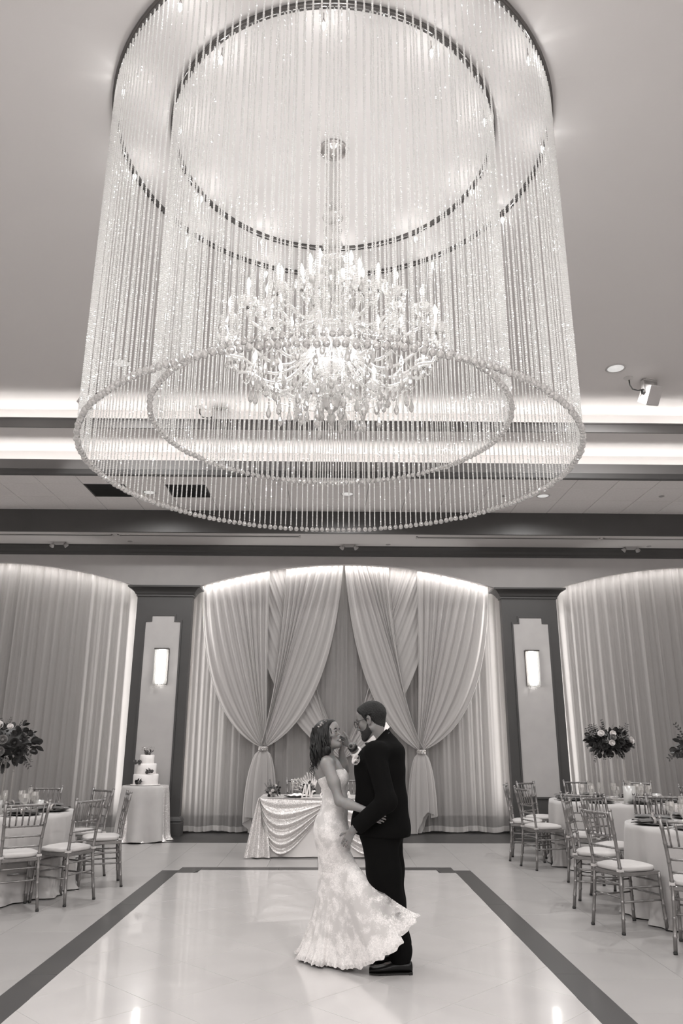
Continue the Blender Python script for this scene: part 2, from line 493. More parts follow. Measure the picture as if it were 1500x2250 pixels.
# arch light strips, tucked behind the wall edge
for c, nm in zip(ACX, ('left', 'middle', 'right')):
    lb = MB(); pts = []
    for k in range(49):
        x = c-HALF-.03+(2*HALF+.06)*k/48
        xx = min(max(x, c-HALF), c+HALF)
        pts.append((x, arch_z(xx, c)+.035))
    pts = [(pts[0][0]-.01, .42)]+pts+[(pts[-1][0]+.01, .42)]
    vs = []; fs = []
    for x, z in pts: vs += [(x, 13.545, z), (x, 13.575, z)]
    for i in range(len(pts)-1): fs.append((2*i, 2*i+1, 2*i+3, 2*i+2))
    lb.add(vs, fs)
    solo('arch_light_strip', lb, M_arch, 'led light strip running round the inside of the %s curtained arch' % nm, 'light strip', (c, 13.56, 4.0))

# ---- pilasters
def pilaster(x0, x1, side, lower):
    p = link('pillar', MB().box(x0, x1, 13.36, 13.53, 0, 3.99).mesh('pillar', M_pil), None); p['kind'] = 'structure'
    p['label'] = 'dark pilaster with stepped pale panel %s of the couple' % side
    struct('wall_divider', MB().box(x0+.14, x1-.14, 13.53, 14.1, 0, 4.9), M_white)
    w = x1-x0; a, b = x0+.185, x1-.185; m0, m1 = x0+.295, x1-.295
    poly = [(a, lower), (b, lower), (b, 3.515), (m1, 3.515), (m1, 3.62), (m0, 3.62), (m0, 3.515), (a, 3.515)]
    c = part('panel', MB().prism(poly, 13.352, 13.365), M_panel, p, label='pale grey stepped panel')
    # narrow bead that frames the panel
    e = .03; fr = MB()
    out = [(a-e, lower-e), (b+e, lower-e), (b+e, 3.515+e), (m1+e, 3.515+e), (m1+e, 3.62+e), (m0-e, 3.62+e), (m0-e, 3.515+e), (a-e, 3.515+e)]
    for i in range(8):
        q = [out[i], out[(i+1) % 8], poly[(i+1) % 8], poly[i]]
        fr.prism(q, 13.338, 13.362)
    part('panel_frame', fr, M_pil, p)
    cap = MB().rects(x0, x1, 13.36, 13.53, [(0, 3.965), (.018, 3.968), (.018, 4.0), (.035, 4.01), (.05, 4.04), (.085, 4.085), (.12, 4.11), (.15, 4.115), (.15, 4.145), (.13, 4.15)])
    part('capital', cap, M_dark2, p)
    bs = MB().rects(x0, x1, 13.36, 13.53, [(.04, 0), (.04, .20), (.03, .22), (.045, .235), (.03, .27), (.012, .29), (0, .30)])
    part('base', bs, M_pil, p)
pilaster(-3.435, -2.455, 'left', .62)
pilaster(3.085, 4.075, 'right', .62)
pilaster(-9.6+.0, -8.98, 'far left', .62) if False else None

# ---- sconces: glass rods before a lit core
def sconce(xc, nm):
    z0, z1 = 2.435, 3.035
    t = thing('wall_sconce', 'lit crystal rod wall sconce on the %s pilaster panel' % nm, 'wall lamp', (xc, 13.35, z0), 0, 'crystal wall sconces')
    w = .115
    part('back_plate', MB().box(-w, w, -.02, 0, 0, z1-z0), M_chrome, t)
    fr = MB().box(-w-.010, -w, -.036, -.02, 0, z1-z0).box(w, w+.010, -.036, -.02, 0, z1-z0).box(-w-.012, w+.012, -.085, 0, z1-z0-.012, z1-z0+.012)
    part('frame', fr, M_gunmetal, t)
    for k in range(3):
        zz = .012+k*.195
        part('lamp_core', MB().lathe([(.0, zz), (.05, zz+.012), (.05, zz+.17), (0, zz+.185)], 14, (0, -.045, 0)), mat('sconce_core_%s%d' % (nm, k), .8, emit=SCONCE_E), t)
    rod = MB().lathe([(.0, -.01), (.011, 0), (.011, z1-z0-.02), (0, z1-z0-.01)], 8).mesh('glass_rod', M_rod)
    for k in range(11):
        link('glass_rod', rod, t, (-w+.012+k*(2*w-.024)/10, -.082, 0))
    fg = MB()
    for r_ in range(3):
        for k in range(10-r_*2):
            fg.ball((-.1+.2*(k+.5*(r_ % 2))/9+.0*r_, -.075, -.02-r_*.022), .009, 6, 4)
    part('bead_fringe', fg, M_ball, t, kind='stuff')
M_rod = glassy('sconce_glass_rod', .2, .35, .45, rough=.1)
sconce(-2.92, 'left'); sconce(3.556, 'right')

# ---- ceiling fittings
def downlight(x, y, z, label, r=.105, watts=0):
    t = thing('downlight', label, 'ceiling light', (x, y, z), 0, 'recessed downlights')
    part('trim_ring', MB().lathe([(r*.84, .004), (r*.86, -.004), (r, -.006), (r+.006, .0), (r, .004)], 24), M_whitepl, t)
    part('reflector', MB().lathe([(r*.85, 0), (r*.6, .003), (r*.55, .0035)], 20), M_lens, t)
    if watts: lamp('downlight_lamp', 'SPOT', (0, 0, -.02), watts, t, .06, spot=math.radians(168), blend=.6)
    return t
downlight(-2.9, 11.47, 5.303, 'recessed downlight in tiled ceiling between the two dark vents', watts=SPOT_W)
downlight(.27, 11.47, 5.303, 'recessed downlight in tiled ceiling straight behind the chandelier', watts=SPOT_W)
downlight(3.43, 11.49, 5.303, 'recessed downlight in tiled ceiling right of the chandelier', watts=SPOT_W)
downlight(3.744, 8.872, ZM-.004, 'recessed downlight in high ceiling beside the white spotlight', .125, DOWN_W)
downlight(-2.75, 8.872, ZM-.004, 'recessed downlight in high ceiling hidden behind bead strands', .125, DOWN_W)
for x, y, w in ((-5.6, 5.2, 'above the left dining tables'), (5.6, 5.2, 'above the right dining tables'), (-3.7, 1.2, 'beside the camera on the left'), (3.7, 1.2, 'beside the camera on the right'),
               (-3.7, -2.6, 'far behind the camera on the left'), (3.7, -2.6, 'far behind the camera on the right'), (0, -1.0, 'straight behind the camera')):
    downlight(x, y, ZM-.004, 'added unseen fill downlight in the high ceiling, '+w, .125, DOWN_W)  # out of view, added to raise the brightness of floor and room

def spotlight(loc, rz, label, tilt=.6):
    t = thing('stage_spotlight', label, 'spotlight', loc, rz, 'white spotlights on the high ceiling')
    part('mount_plate', MB().box(-.06, .06, -.05, .05, -.012, 0), M_whitepl, t)
    br = MB().box(-.115, -.103, -.03, .03, -.20, -.012).box(.103, .115, -.03, .03, -.20, -.012).box(-.115, .115, -.03, .03, -.024, -.012)
    part('yoke', br, M_whitepl, t)
    b = MB().rects(-.095, .095, -.10, .10, [(-.01, -.15), (0, -.14), (0, .11), (-.012, .12)])
    o = part('body', b, M_whitepl, t, loc=(0, 0, -.20), rot=(tilt, 0, 0))
    s = part('side_disc', MB().lathe([(.038, 0), (.038, .006), (.012, .008)], 14, axis='x').box(0, .009, -.006, .006, -.034, .034).box(0, .009, -.034, .034, -.006, .006), M_black, t, loc=(-.124, 0, -.185))
    part('vent_block', MB().box(-.06, .06, .10, .112, -.02, .04), M_greypl, o)
    part('lens', MB().lathe([(.06, -.155), (.06, -.148), (.0, -.146)], 16), M_chrome, o)
    part('cable', MB().tube([(-.11, .02, -.15), (-.18, .02, -.17), (-.26, .02, -.16), (-.30, .02, -.10), (-.30, .02, -.03)], .009, 6), M_black, t)
    part('outlet_plate', MB().lathe([(.06, -.006), (.055, -.012), (0, -.012)], 16, (-.31, .02, 0)).lathe([(.06, 0), (.06, -.006)], 16, (-.31, .02, 0)), M_whitepl, t)
    return t
spotlight((4.32, 9.2, ZM), .25, 'white spotlight with black cable beside the round downlight')
spotlight((-3.33, 9.55, ZM), 2.6, 'white spotlight half hidden behind the outer bead curtain', .5)
spotlight((-1.64, 10.22, 6.22), .1, 'white spotlight seen through the hanging bead strands', .4)
def sprinkler(x, y, z, label):
    solo('sprinkler_cap', MB().lathe([(.045, 0), (.045, -.006), (.03, -.012), (0, -.013)], 16, (x, y, z)), M_greypl, label, 'sprinkler', (x, y, z), group='flush ceiling sprinklers')
sprinkler(2.79, 11.5, 5.303, 'flush round sprinkler cap in tiled ceiling behind the bead ring')
sprinkler(5.34, 11.45, 5.303, 'flush round sprinkler cap in tiled ceiling nearest the right wall')
sprinkler(-3.585, 13.1, 4.918, 'flush round sprinkler cap on soffit above the left pilaster')
sprinkler(1.05, 13.2, 4.918, 'flush round sprinkler cap on soffit above the middle arch')
sprinkler(5.8, 13.19, 4.918, 'flush round sprinkler cap on soffit above the right arch')
def emergency(x, y, label):
    t = thing('emergency_light', label, 'emergency light', (x, y, 4.918), 0, 'two-headed emergency lights')
    part('housing', MB().rects(-.10, .10, -.045, .045, [(0, 0), (0, -.03), (-.02, -.045)]), M_greypl, t)
    for s in (-1, 1):
        hd = part('lamp_head', MB().lathe([(.015, .03), (.03, .02), (.045, -.03), (.04, -.034), (0, -.03)], 14), M_greypl, t, loc=(s*.12, -.02, -.055), rot=(.5, -s*.75, 0))
emergency(-4.88, 13.22, 'two-headed emergency light on soffit above the left arch')
emergency(.34, 13.24, 'two-headed emergency light on soffit above the middle arch')
emergency(5.49, 13.27, 'two-headed emergency light on soffit above the right arch')
for a, b, nm in ((-6.9, -3.77, 'furthest left of the four'), (-3.69, -.52, 'second from the left wall'), (1.5, 4.72, 'second from the right wall'), (4.77, 7.6, 'furthest right of the four')):
    t = thing('slot_diffuser', 'long slot air diffuser let into the soffit, '+nm, 'air diffuser', ((a+b)/2, 12.69, 4.918), 0, 'slot diffusers')
    w = (b-a)/2
    part('frame', MB().box(-w, w, -.06, -.035, -.006, 0).box(-w, w, .035, .06, -.006, 0).box(-w, -w+.03, -.06, .06, -.006, 0).box(w-.03, w, -.06, .06, -.006, 0), M_whitepl, t)
    part('slot', MB().box(-w+.03, w-.03, -.035, .035, -.003, -.001), M_vent, t)
    part('bar', MB().box(-w+.03, w-.03, -.006, .006, -.006, -.001), M_greypl, t)
# ================================================================== CHANDELIERS
CX, CY = 0.0, 5.11
def strand_mesh(length, name):
    rr = random.Random(3); pitch = .0143; n = int(length/pitch); vs = []; fs = []
    for k in range(n):
        z = -k*pitch-.01; r = .0068*rr.uniform(.9, 1.1); a0 = rr.uniform(0, 1.2)
        o = len(vs); sg = 5
        for q, (f, dz) in enumerate(((.38, 0), (1, -.005), (1, -.009), (.38, -.014))):
            for i in range(sg): vs.append((r*f*math.cos(a0+2*PI*i/sg), r*f*math.sin(a0+2*PI*i/sg), z+dz))
        for q in range(3):
            for i in range(sg):
                j = (i+1) % sg; fs.append((o+q*sg+i, o+(q+1)*sg+i, o+(q+1)*sg+j, o+q*sg+j))
    return MB().add(vs, fs).mesh(name, M_bead)
def ball_mesh():
    # faceted drop with a small peak on top
    prof = [(0, .031), (.006, .024), (.0135, .016), (.0195, .006), (.0212, -.002), (.0195, -.011), (.0125, -.0185), (.0, -.0225)]
    return MB().lathe(prof, 12, smooth=False).mesh('crystal_ball', M_ball)
BALL = ball_mesh()
def bulb_mesh():
    return MB().lathe([(.006, 0), (.011, .006), (.0165, .02), (.0155, .035), (.009, .052), (.003, .066), (0, .074)], 10).mesh('bulb', M_bulb)
BULB = bulb_mesh()
def bead_curtain(rad, zball, n, nb, label, phase):
    top = ZM-.03; L = top-zball-.04
    t = thing('bead_curtain', label, 'chandelier', (CX, CY, ZM), 0, 'concentric bead curtains')
    ring = MB()
    k = 96
    pr = [(-.018, 0), (.018, 0), (.022, -.012), (.022, -.032), (.006, -.040), (-.018, -.036)]
    vs = []; fs = []
    for i in range(k):
        a = 2*PI*i/k
        for o, z in pr: vs.append(((rad+o)*math.cos(a), (rad+o)*math.sin(a), z))
    m = len(pr)
    for i in range(k):
        i2 = (i+1) % k
        for q in range(m): fs.append((i*m+q, i*m+(q+1) % m, i2*m+(q+1) % m, i2*m+q))
    ring.add(vs, fs, True)
    part('ceiling_ring', ring, M_gunmetal, t)
    sm = strand_mesh(L, 'bead_strand'); rr = random.Random(n)
    for i in range(n):
        a = 2*PI*(i+.5)/n
        s = link('bead_strand', sm, t, (rad*math.cos(a), rad*math.sin(a), -.035), (rr.gauss(0, .0010), rr.gauss(0, .0010), rr.uniform(0, 6)))
        link('crystal_ball', BALL, s, (0, 0, -L-.032+rr.uniform(-.003, .003)))
    hold = MB().tube([(0, 0, 0), (0, 0, -.05), (0, 0, -.085)], [.004, .004, .011], 8).mesh('bulb_holder', M_chrome)
    for i in range(nb):
        a = 2*PI*i/nb+phase
        hsk = link('bulb_holder', hold, t, ((rad-.05)*math.cos(a), (rad-.05)*math.sin(a), -.03))
        link('bulb', BULB, hsk, (0, 0, -.084), (PI, 0, 0))
        lamp('ring_lamp', 'POINT', ((rad-.05)*math.cos(a), (rad-.05)*math.sin(a), -.16), RING_W, t, .02)
    return t
bead_curtain(1.745, 3.41, 220, 12, 'outer bead curtain with clear ball rim, the wider and lower of the two', PI/12+.15)
bead_curtain(1.30, 3.73, 170, 10, 'inner bead curtain with clear ball rim, narrower and hung higher', PI/10*.5+.1)

# ---- candle chandelier in the middle
t = thing('crystal_chandelier', 'branched crystal chandelier with lit candle bulbs inside the bead curtains', 'chandelier', (CX, CY, ZM))
part('ceiling_canopy', MB().lathe([(.115, 0), (.118, -.02), (.10, -.035), (.06, -.045), (.045, -.07), (.02, -.085), (0, -.09)], 24), M_chrome, t)
Zc = ZM
part('stem', MB().tube([(0, 0, -.06), (0, 0, -2.2)], .012, 8), M_chrome, t)
for z0, z1, r in ((5.62, 6.08, .075), (5.25, 5.46, .085), (4.86, 5.17, .10)):
    part('glass_column', MB().lathe([(.02, z0-Zc), (r, z0-Zc+.03), (r*.7, (z0+z1)/2-Zc), (r*.9, z1-Zc-.04), (.022, z1-Zc)], 12, smooth=False), M_glass, t)
for z, r in ((5.54, .085), (5.21, .06), (4.82, .09), (4.55, .12), (4.20, .11)):
    part('glass_ball', MB().lathe([(0, z-Zc-r*.7), (r*.7, z-Zc-r*.5), (r, z-Zc), (r*.75, z-Zc+r*.45), (.02, z-Zc+r*.7)], 14, smooth=False), M_glass, t)
part('plume_dish', MB().lathe([(.03, 4.98-Zc), (.10, 5.0-Zc), (.19, 5.06-Zc), (.20, 5.07-Zc)], 18, wob=lambda a, z: 1+.07*math.cos(9*a)), M_glass, t)
def arc(R0, z0, R1, z1, dip, n=14):
    pts = []
    for k in range(n+1):
        q = k/n
        r = R0+(R1-R0)*(q**.9); s = math.sin(PI*min(1, q*1.02))
        z = z0+(z1-z0)*q-dip*math.sin(PI*q**.85)*(1-.25*q)
        pts.append((r, 0, z))
    # the end turns upright below the cup
    pts[-1] = (R1, 0, z1); pts[-2] = (R1-.004, 0, z1-.05); pts[-3] = (R1-.035, 0, z1-.105)
    return pts
cup = MB().lathe([(.010, -.012), (.022, 0), (.05, .012), (.066, .036), (.072, .05), (.068, .05), (.05, .022), (.012, .008)], 20, wob=lambda a, z: 1+.08*math.cos(10*a)*(1 if z > .01 else .3)).mesh('bobeche', M_glass)
capm = MB().lathe([(.0, -.026), (.013, -.024), (.016, -.010), (.011, -.004), (0, -.004)], 12).mesh('cup_ferrule', M_gunmetal)
cand = MB().lathe([(.0125, .01), (.0125, .135), (.006, .142), (0, .142)], 10).mesh('candle_sleeve', M_candle)
drop = MB().lathe([(0, 0), (.006, -.006), (.005, -.02), (.010, -.034), (.0175, -.058), (.013, -.078), (0, -.09)], 7, smooth=False).mesh('crystal_drop', M_ball)
smalld = MB().lathe([(0, 0), (.008, -.008), (.008, -.018), (0, -.026)], 6, smooth=False).mesh('crystal_bead_link', M_ball)
rr = random.Random(11)
def tier(n, R0, z0, R1, z1, dip, ph, drops):
    pts = arc(R0, z0-Zc, R1, z1-Zc, dip)
    am = MB().tube(pts, [.016]*4+[.013]*7+[.012]*4, 8).mesh('glass_arm', M_glass)
    for k in range(n):
        a = 2*PI*k/n+ph
        o = link('glass_arm', am, t, (0, 0, 0), (0, 0, a))
        ez = z1-Zc
        link('cup_ferrule', capm, o, (R1, 0, ez))
        link('bobeche', cup, o, (R1, 0, ez))
        link('candle_sleeve', cand, o, (R1, 0, ez))
        link('bulb', BULB, o, (R1, 0, ez+.142), (rr.uniform(-.06, .06), rr.uniform(-.06, .06), 0)).scale = (1.15, 1.15, 1.25)
        for d in range(drops):
            b = 2*PI*d/drops+rr.uniform(-.2, .2)
            px, py = R1+.066*math.cos(b), .066*math.sin(b)
            link('crystal_bead_link', smalld, o, (px, py, ez+.046), (0, 0, b))
            link('crystal_drop', drop, o, (px, py, ez+.022), (0, 0, b))
        if drops > 3:
            q = pts[8]
            link('crystal_drop', drop, o, (q[0], 0, q[2]-.012)).scale = (1.3, 1.3, 1.4)
tier(18, .10, 4.42, .80, 4.375, .30, .05, 5)
tier(12, .09, 4.74, .50, 4.63, .20, .2, 5)
tier(6, .06, 4.95, .24, 4.86, .10, .1, 3)
# bead chains: sheaf from the collar to the basket ring, then the basket below
def chains(n, prof, r=.0075, step=.016, jitter=0.):
    mb = MB(); seg = []
    for i in range(len(prof)-1):
        (r0, z0), (r1, z1) = prof[i], prof[i+1]
        L = math.hypot(r1-r0, z1-z0); m = max(1, int(L/step))
        seg += [(r0+(r1-r0)*k/m, z0+(z1-z0)*k/m) for k in range(m)]
    for i in range(n):
        a = 2*PI*i/n
        for q, z in seg:
            c = (q*math.cos(a), q*math.sin(a), z-Zc)
            mb.add([(c[0]+r, c[1], c[2]), (c[0]-r, c[1], c[2]), (c[0], c[1]+r, c[2]), (c[0], c[1]-r, c[2]), (c[0], c[1], c[2]+r), (c[0], c[1], c[2]-r)],
                   [(0, 2, 4), (2, 1, 4), (1, 3, 4), (3, 0, 4), (2, 0, 5), (1, 2, 5), (3, 1, 5), (0, 3, 5)])
    return mb
part('bead_sheaf', chains(22, [(.09, 4.90), (.13, 4.72), (.22, 4.52), (.33, 4.40)]), M_bead2, t, kind='stuff')
part('bead_basket', chains(30, [(.33, 4.40), (.31, 4.27), (.25, 4.16), (.16, 4.07), (.06, 4.02)], .0085, .018), M_bead2, t, kind='stuff')
part('basket_ring', MB().lathe([(.325, 4.39-Zc), (.345, 4.395-Zc), (.345, 4.41-Zc), (.325, 4.415-Zc), (.325, 4.39-Zc)], 36), M_glass, t)
# swags of small beads between the cups
sw = MB(); n = 18; r = .007
for k in range(n):
    a0, a1 = 2*PI*k/n+.05, 2*PI*(k+1)/n+.05
    for q in range(1, 17):
        u = q/17; a = a0+(a1-a0)*u; z = 4.40-.16*math.sin(PI*u)-Zc; R_ = .80-.02*math.sin(PI*u)
        c = (R_*math.cos(a), R_*math.sin(a), z)
        sw.add([(c[0]+r, c[1], c[2]), (c[0]-r, c[1], c[2]), (c[0], c[1]+r, c[2]), (c[0], c[1]-r, c[2]), (c[0], c[1], c[2]+r), (c[0], c[1], c[2]-r)],
               [(0, 2, 4), (2, 1, 4), (1, 3, 4), (3, 0, 4), (2, 0, 5), (1, 2, 5), (3, 1, 5), (0, 3, 5)])
part('bead_swags', sw, M_bead, t, kind='stuff')
# hanging pendants in three rings below the basket
for n, R_, z in ((22, .60, 4.10), (20, .42, 4.06), (16, .26, 4.0), (8, .10, 3.93)):
    pr_ = part('pendant_ring', MB().lathe([(R_-.004, z-Zc), (R_+.004, z-Zc), (R_+.004, z-Zc+.006), (R_-.004, z-Zc+.006), (R_-.004, z-Zc)], 32), M_glass, t)
    for k in range(n):
        a = 2*PI*k/n+rr.uniform(-.06, .06); px, py = R_*math.cos(a), R_*math.sin(a)
        dz = rr.choice((0, .03, .07, .12))
        for q in range(1+int(dz/.03)):
            link('crystal_bead_link', smalld, pr_, (px, py, z-Zc-.026*q), (0, 0, a))
        link('crystal_drop', drop, pr_, (px, py, z-Zc-.026*(1+int(dz/.03))), (0, 0, a)).scale = (1.25, 1.25, 1.35)
part('finial', MB().lathe([(.02, 4.05-Zc), (.05, 3.99-Zc), (.075, 3.92-Zc), (.05, 3.86-Zc), (.02, 3.83-Zc), (.035, 3.79-Zc), (.025, 3.75-Zc), (0, 3.72-Zc)], 12, smooth=False), M_ball, t)
for k in range(8):
    a = 2*PI*k/8+.1
    lamp('candle_lamp', 'POINT', (.66*math.cos(a), .66*math.sin(a), 4.62-Zc), CHANDELIER_W, t, .05)

lamps2 = bpy.data.lights.new('fill_candle_lamp', 'POINT'); lamps2.energy = SECOND_W; lamps2.shadow_soft_size = .05; lamps2.color = (1, .99, .98)
second = dup(t, (0, -2.4, ZM), 0, 'added fill chandelier hanging unseen behind the camera, without bead curtains')  # copy added out of view as fill light for the high ceiling
for c in second.children:
    if c.type == 'LIGHT': c.data = lamps2
for k in range(3):
    a = 2*PI*k/3+.4
    lamp('basket_fill_lamp', 'POINT', (.13*math.cos(a), .13*math.sin(a), 4.30-Zc), BASKET_W, t, .04)  # added without bulbs so the beads glow from inside
# ================================================================== CURTAINS
def fabric(name, a, transl=.45, transp=.0, wv=True):
    m = bpy.data.materials.new(name); m.use_nodes = True
    nt = m.node_tree; nt.nodes.remove(nt.nodes['Principled BSDF']); out = nt.nodes['Material Output']
    d = nt.nodes.new('ShaderNodeBsdfDiffuse'); d.inputs[0].default_value = tint(a); d.inputs[1].default_value = .6
    l = nt.nodes.new('ShaderNodeBsdfTranslucent'); l.inputs[0].default_value = tint(a)
    x = nt.nodes.new('ShaderNodeMixShader'); x.inputs[0].default_value = transl
    nt.links.new(d.outputs[0], x.inputs[1]); nt.links.new(l.outputs[0], x.inputs[2]); s = x
    if transp:
        tp = nt.nodes.new('ShaderNodeBsdfTransparent'); y = nt.nodes.new('ShaderNodeMixShader'); y.inputs[0].default_value = transp
        nt.links.new(x.outputs[0], y.inputs[1]); nt.links.new(tp.outputs[0], y.inputs[2]); s = y
    nt.links.new(s.outputs[0], out.inputs['Surface']); MATS[name] = m
    return m
M_sheer = fabric('sheer_curtain_voile', .34, .35, .26)
M_swag = fabric('draped_voile', .50, .30, .06)
def pleats(seed, n, wid):
    rr = random.Random(seed)
    cs = [(rr.uniform(0, 1), rr.uniform(.25, 1)*wid, rr.uniform(.010, .028)) for _ in range(n)]
    ph = [rr.uniform(0, 6) for _ in range(6)]
    def f(u, z=0.):
        q = abs(math.sin(u*n*1.3*PI+ph[4]+1.8*math.sin(u*7+ph[5])))
        y = .030*(1-q**.5)+.016*math.sin(u*n*1.9*PI+ph[0]+1.6*math.sin(u*11+ph[1]))+.010*math.sin(u*n*4.3*PI+ph[2]+2*math.sin(u*17+ph[3]))
        for c, w, a in cs:
            d = (u-c)/w
            if abs(d) < 3: y -= a*1.8*math.exp(-d*d*2.5)
        return y
    return f
def backdrop(c, seed, label, yc=13.80):
    f = pleats(seed, 30, .012); w = HALF+.22; rr = random.Random(seed)
    sway = [rr.uniform(0, 6) for _ in range(3)]
    def fn(u, v):
        z = .03+v*4.78
        x = c-w+2*w*u+.02*(1-v)*math.sin(u*40+sway[0])
        return (x, yc+f(u+.0015*math.sin(v*3+sway[1]))*(.8+.3*(1-v))+.02*(1-v)*math.sin(9*u+sway[2]), z+.012*math.sin(u*60)*(v < .01))
    mb = MB().grid(fn, 520, 9)
    o = solo('sheer_curtain', mb, M_sheer, label, 'curtain', (c, yc, .03))
    hem = MB().grid(lambda u, v: (fn(u, 0)[0], fn(u, 0)[1]-.004, fn(u, 0)[2]+.001+v*.085), 520, 2)
    part('hem', hem, M_swag, o, world=True)
    rod = MB().tube([(c-w, yc, 4.82), (c+w, yc, 4.82)], .02, 8)
    part('curtain_rod', rod, M_whitepl, o, world=True)
    return o
backdrop(ACX[0], 21, 'pleated sheer curtain filling the left arch behind the flowers', 13.70)
backdrop(ACX[1], 22, 'pleated sheer curtain hanging flat behind the swags of the middle arch')
backdrop(ACX[2], 23, 'pleated sheer curtain filling the right arch behind the dining tables', 13.70)

def swag(xl, xr, tie, y, label, seed, nf=9, spread=.10, sag=(.9, .5), amp=.03):
    """cloth hung along the arch from xl to xr and gathered in to the tie point"""
    rr = random.Random(seed); tx, tz = tie
    ph = [rr.uniform(0, 6) for _ in range(5)]
    def fn(a, t):
        xa = xl+(xr-xl)*a; za = arch_z(xa, ACX[1])+.05
        xe = tx+(a-.5)*spread; ze = tz+.03*(1-abs(2*a-1))
        s = abs(2*a-1)**1.5
        # which edge swings wide
        out = (xa-tx)
        wx = sag[1]+(sag[0]-sag[1])*s
        px = xa*wx+xe*(1-wx); pz = za+(ze-za)*(.52+.32*s*min(1, abs(out)/.8))
        x = (1-t)**2*xa+2*t*(1-t)*px+t*t*xe
        z = (1-t)**2*za+2*t*(1-t)*pz+t*t*ze
        fold = math.sin(a*nf*2*PI+ph[0]+1.2*math.sin(a*7+ph[1]))+.5*math.sin(a*nf*4.6*PI+ph[2])
        k = amp*(1-.72*t)*(.55+.45*min(1, t*4))
        yy = y+fold*k-.05*math.sin(PI*t)*(.4+.6*s)
        return (x, yy, z)
    mb = MB().grid(fn, 150, 30)
    # edge hems roll a little thicker
    for a in (0.004, .996):
        mb.tube([fn(a, k/24) for k in range(25)], .010, 5)
    return solo('swag_drape', mb, M_swag, label, 'curtain', (tx, y, tz))
TL, TRt, TC = (-1.13, 1.403), (1.602, 1.359), (.24, 1.228)
swag(-2.33, -1.12, TL, 13.66, 'swag drape from the left pilaster down to the left tieback', 1, 9, sag=(.93, .55))
swag(-.80, .24, TL, 13.66, 'swag drape from the arch centre down to the left tieback', 2, 8, sag=(.85, .5))
swag(.28, 1.08, TRt, 13.66, 'swag drape from the arch centre down to the right tieback', 3, 8, sag=(.85, .5))
swag(1.62, 2.92, TRt, 13.66, 'swag drape from the right pilaster down to the right tieback', 4, 9, sag=(.93, .55))
swag(-1.60, -.55, TC, 13.73, 'rear swag drape behind the left pair, falling toward the bride', 5, 8, sag=(.7, .5), amp=.02)
swag(1.02, 2.05, TC, 13.73, 'rear swag drape behind the right pair, falling toward the groom', 6, 8, sag=(.7, .5), amp=.02)
def tail(tie, x_end, z_end, label, seed, width=.20):
    rr = random.Random(seed); tx, tz = tie; ph = [rr.uniform(0, 6) for _ in range(4)]
    def fn(u, v):
        a = 2*PI*u; q = v**.55
        r = .05+(width-.05)*math.sin(min(1, q)*PI*.55)
        cx = tx+(x_end-tx)*v
        fold = 1+(.10+.16*v)*math.sin(9*a+ph[0])+.08*math.sin(17*a+ph[1])
        zz = tz-.045+(z_end-(tz-.045))*v+(v > .8)*(v-.8)*(1.1*math.sin(a+ph[2])+.5*math.sin(3*a+ph[3]))*.9
        return (cx+r*fold*math.cos(a), 13.62+r*.35*fold*math.sin(a), max(.02, zz))
    return solo('swag_tail', MB().grid(fn, 96, 16, wrap=True), M_swag, label, 'curtain', (tx, 13.62, z_end), group=None)
tail(TL, -1.16, .28, 'gathered drape tail below the left tieback, behind the sweetheart table', 31, .22)
tail(TRt, 1.60, .16, 'gathered drape tail below the right tieback, beside the groom', 32, .20)
for (tx, tz), nm in ((TL, 'left'), (TRt, 'right')):
    b = thing('tieback', 'crystal tieback cinching the %s pair of swags' % nm, 'tieback', (tx, 13.62, tz-.03), 0)
    part('band', MB().lathe([(.062, -.035), (.07, -.02), (.07, .02), (.062, .035), (.05, .0), (.062, -.035)], 18), M_swag, b)
    g = MB()
    for k in range(9):
        a = PI+PI*(k+.5)/9
        for q in (-1, 0, 1): g.ball((.073*math.cos(a), .073*math.sin(a), q*.019), .0105, 6, 4)
    part('crystal_band', g, M_gem, b)
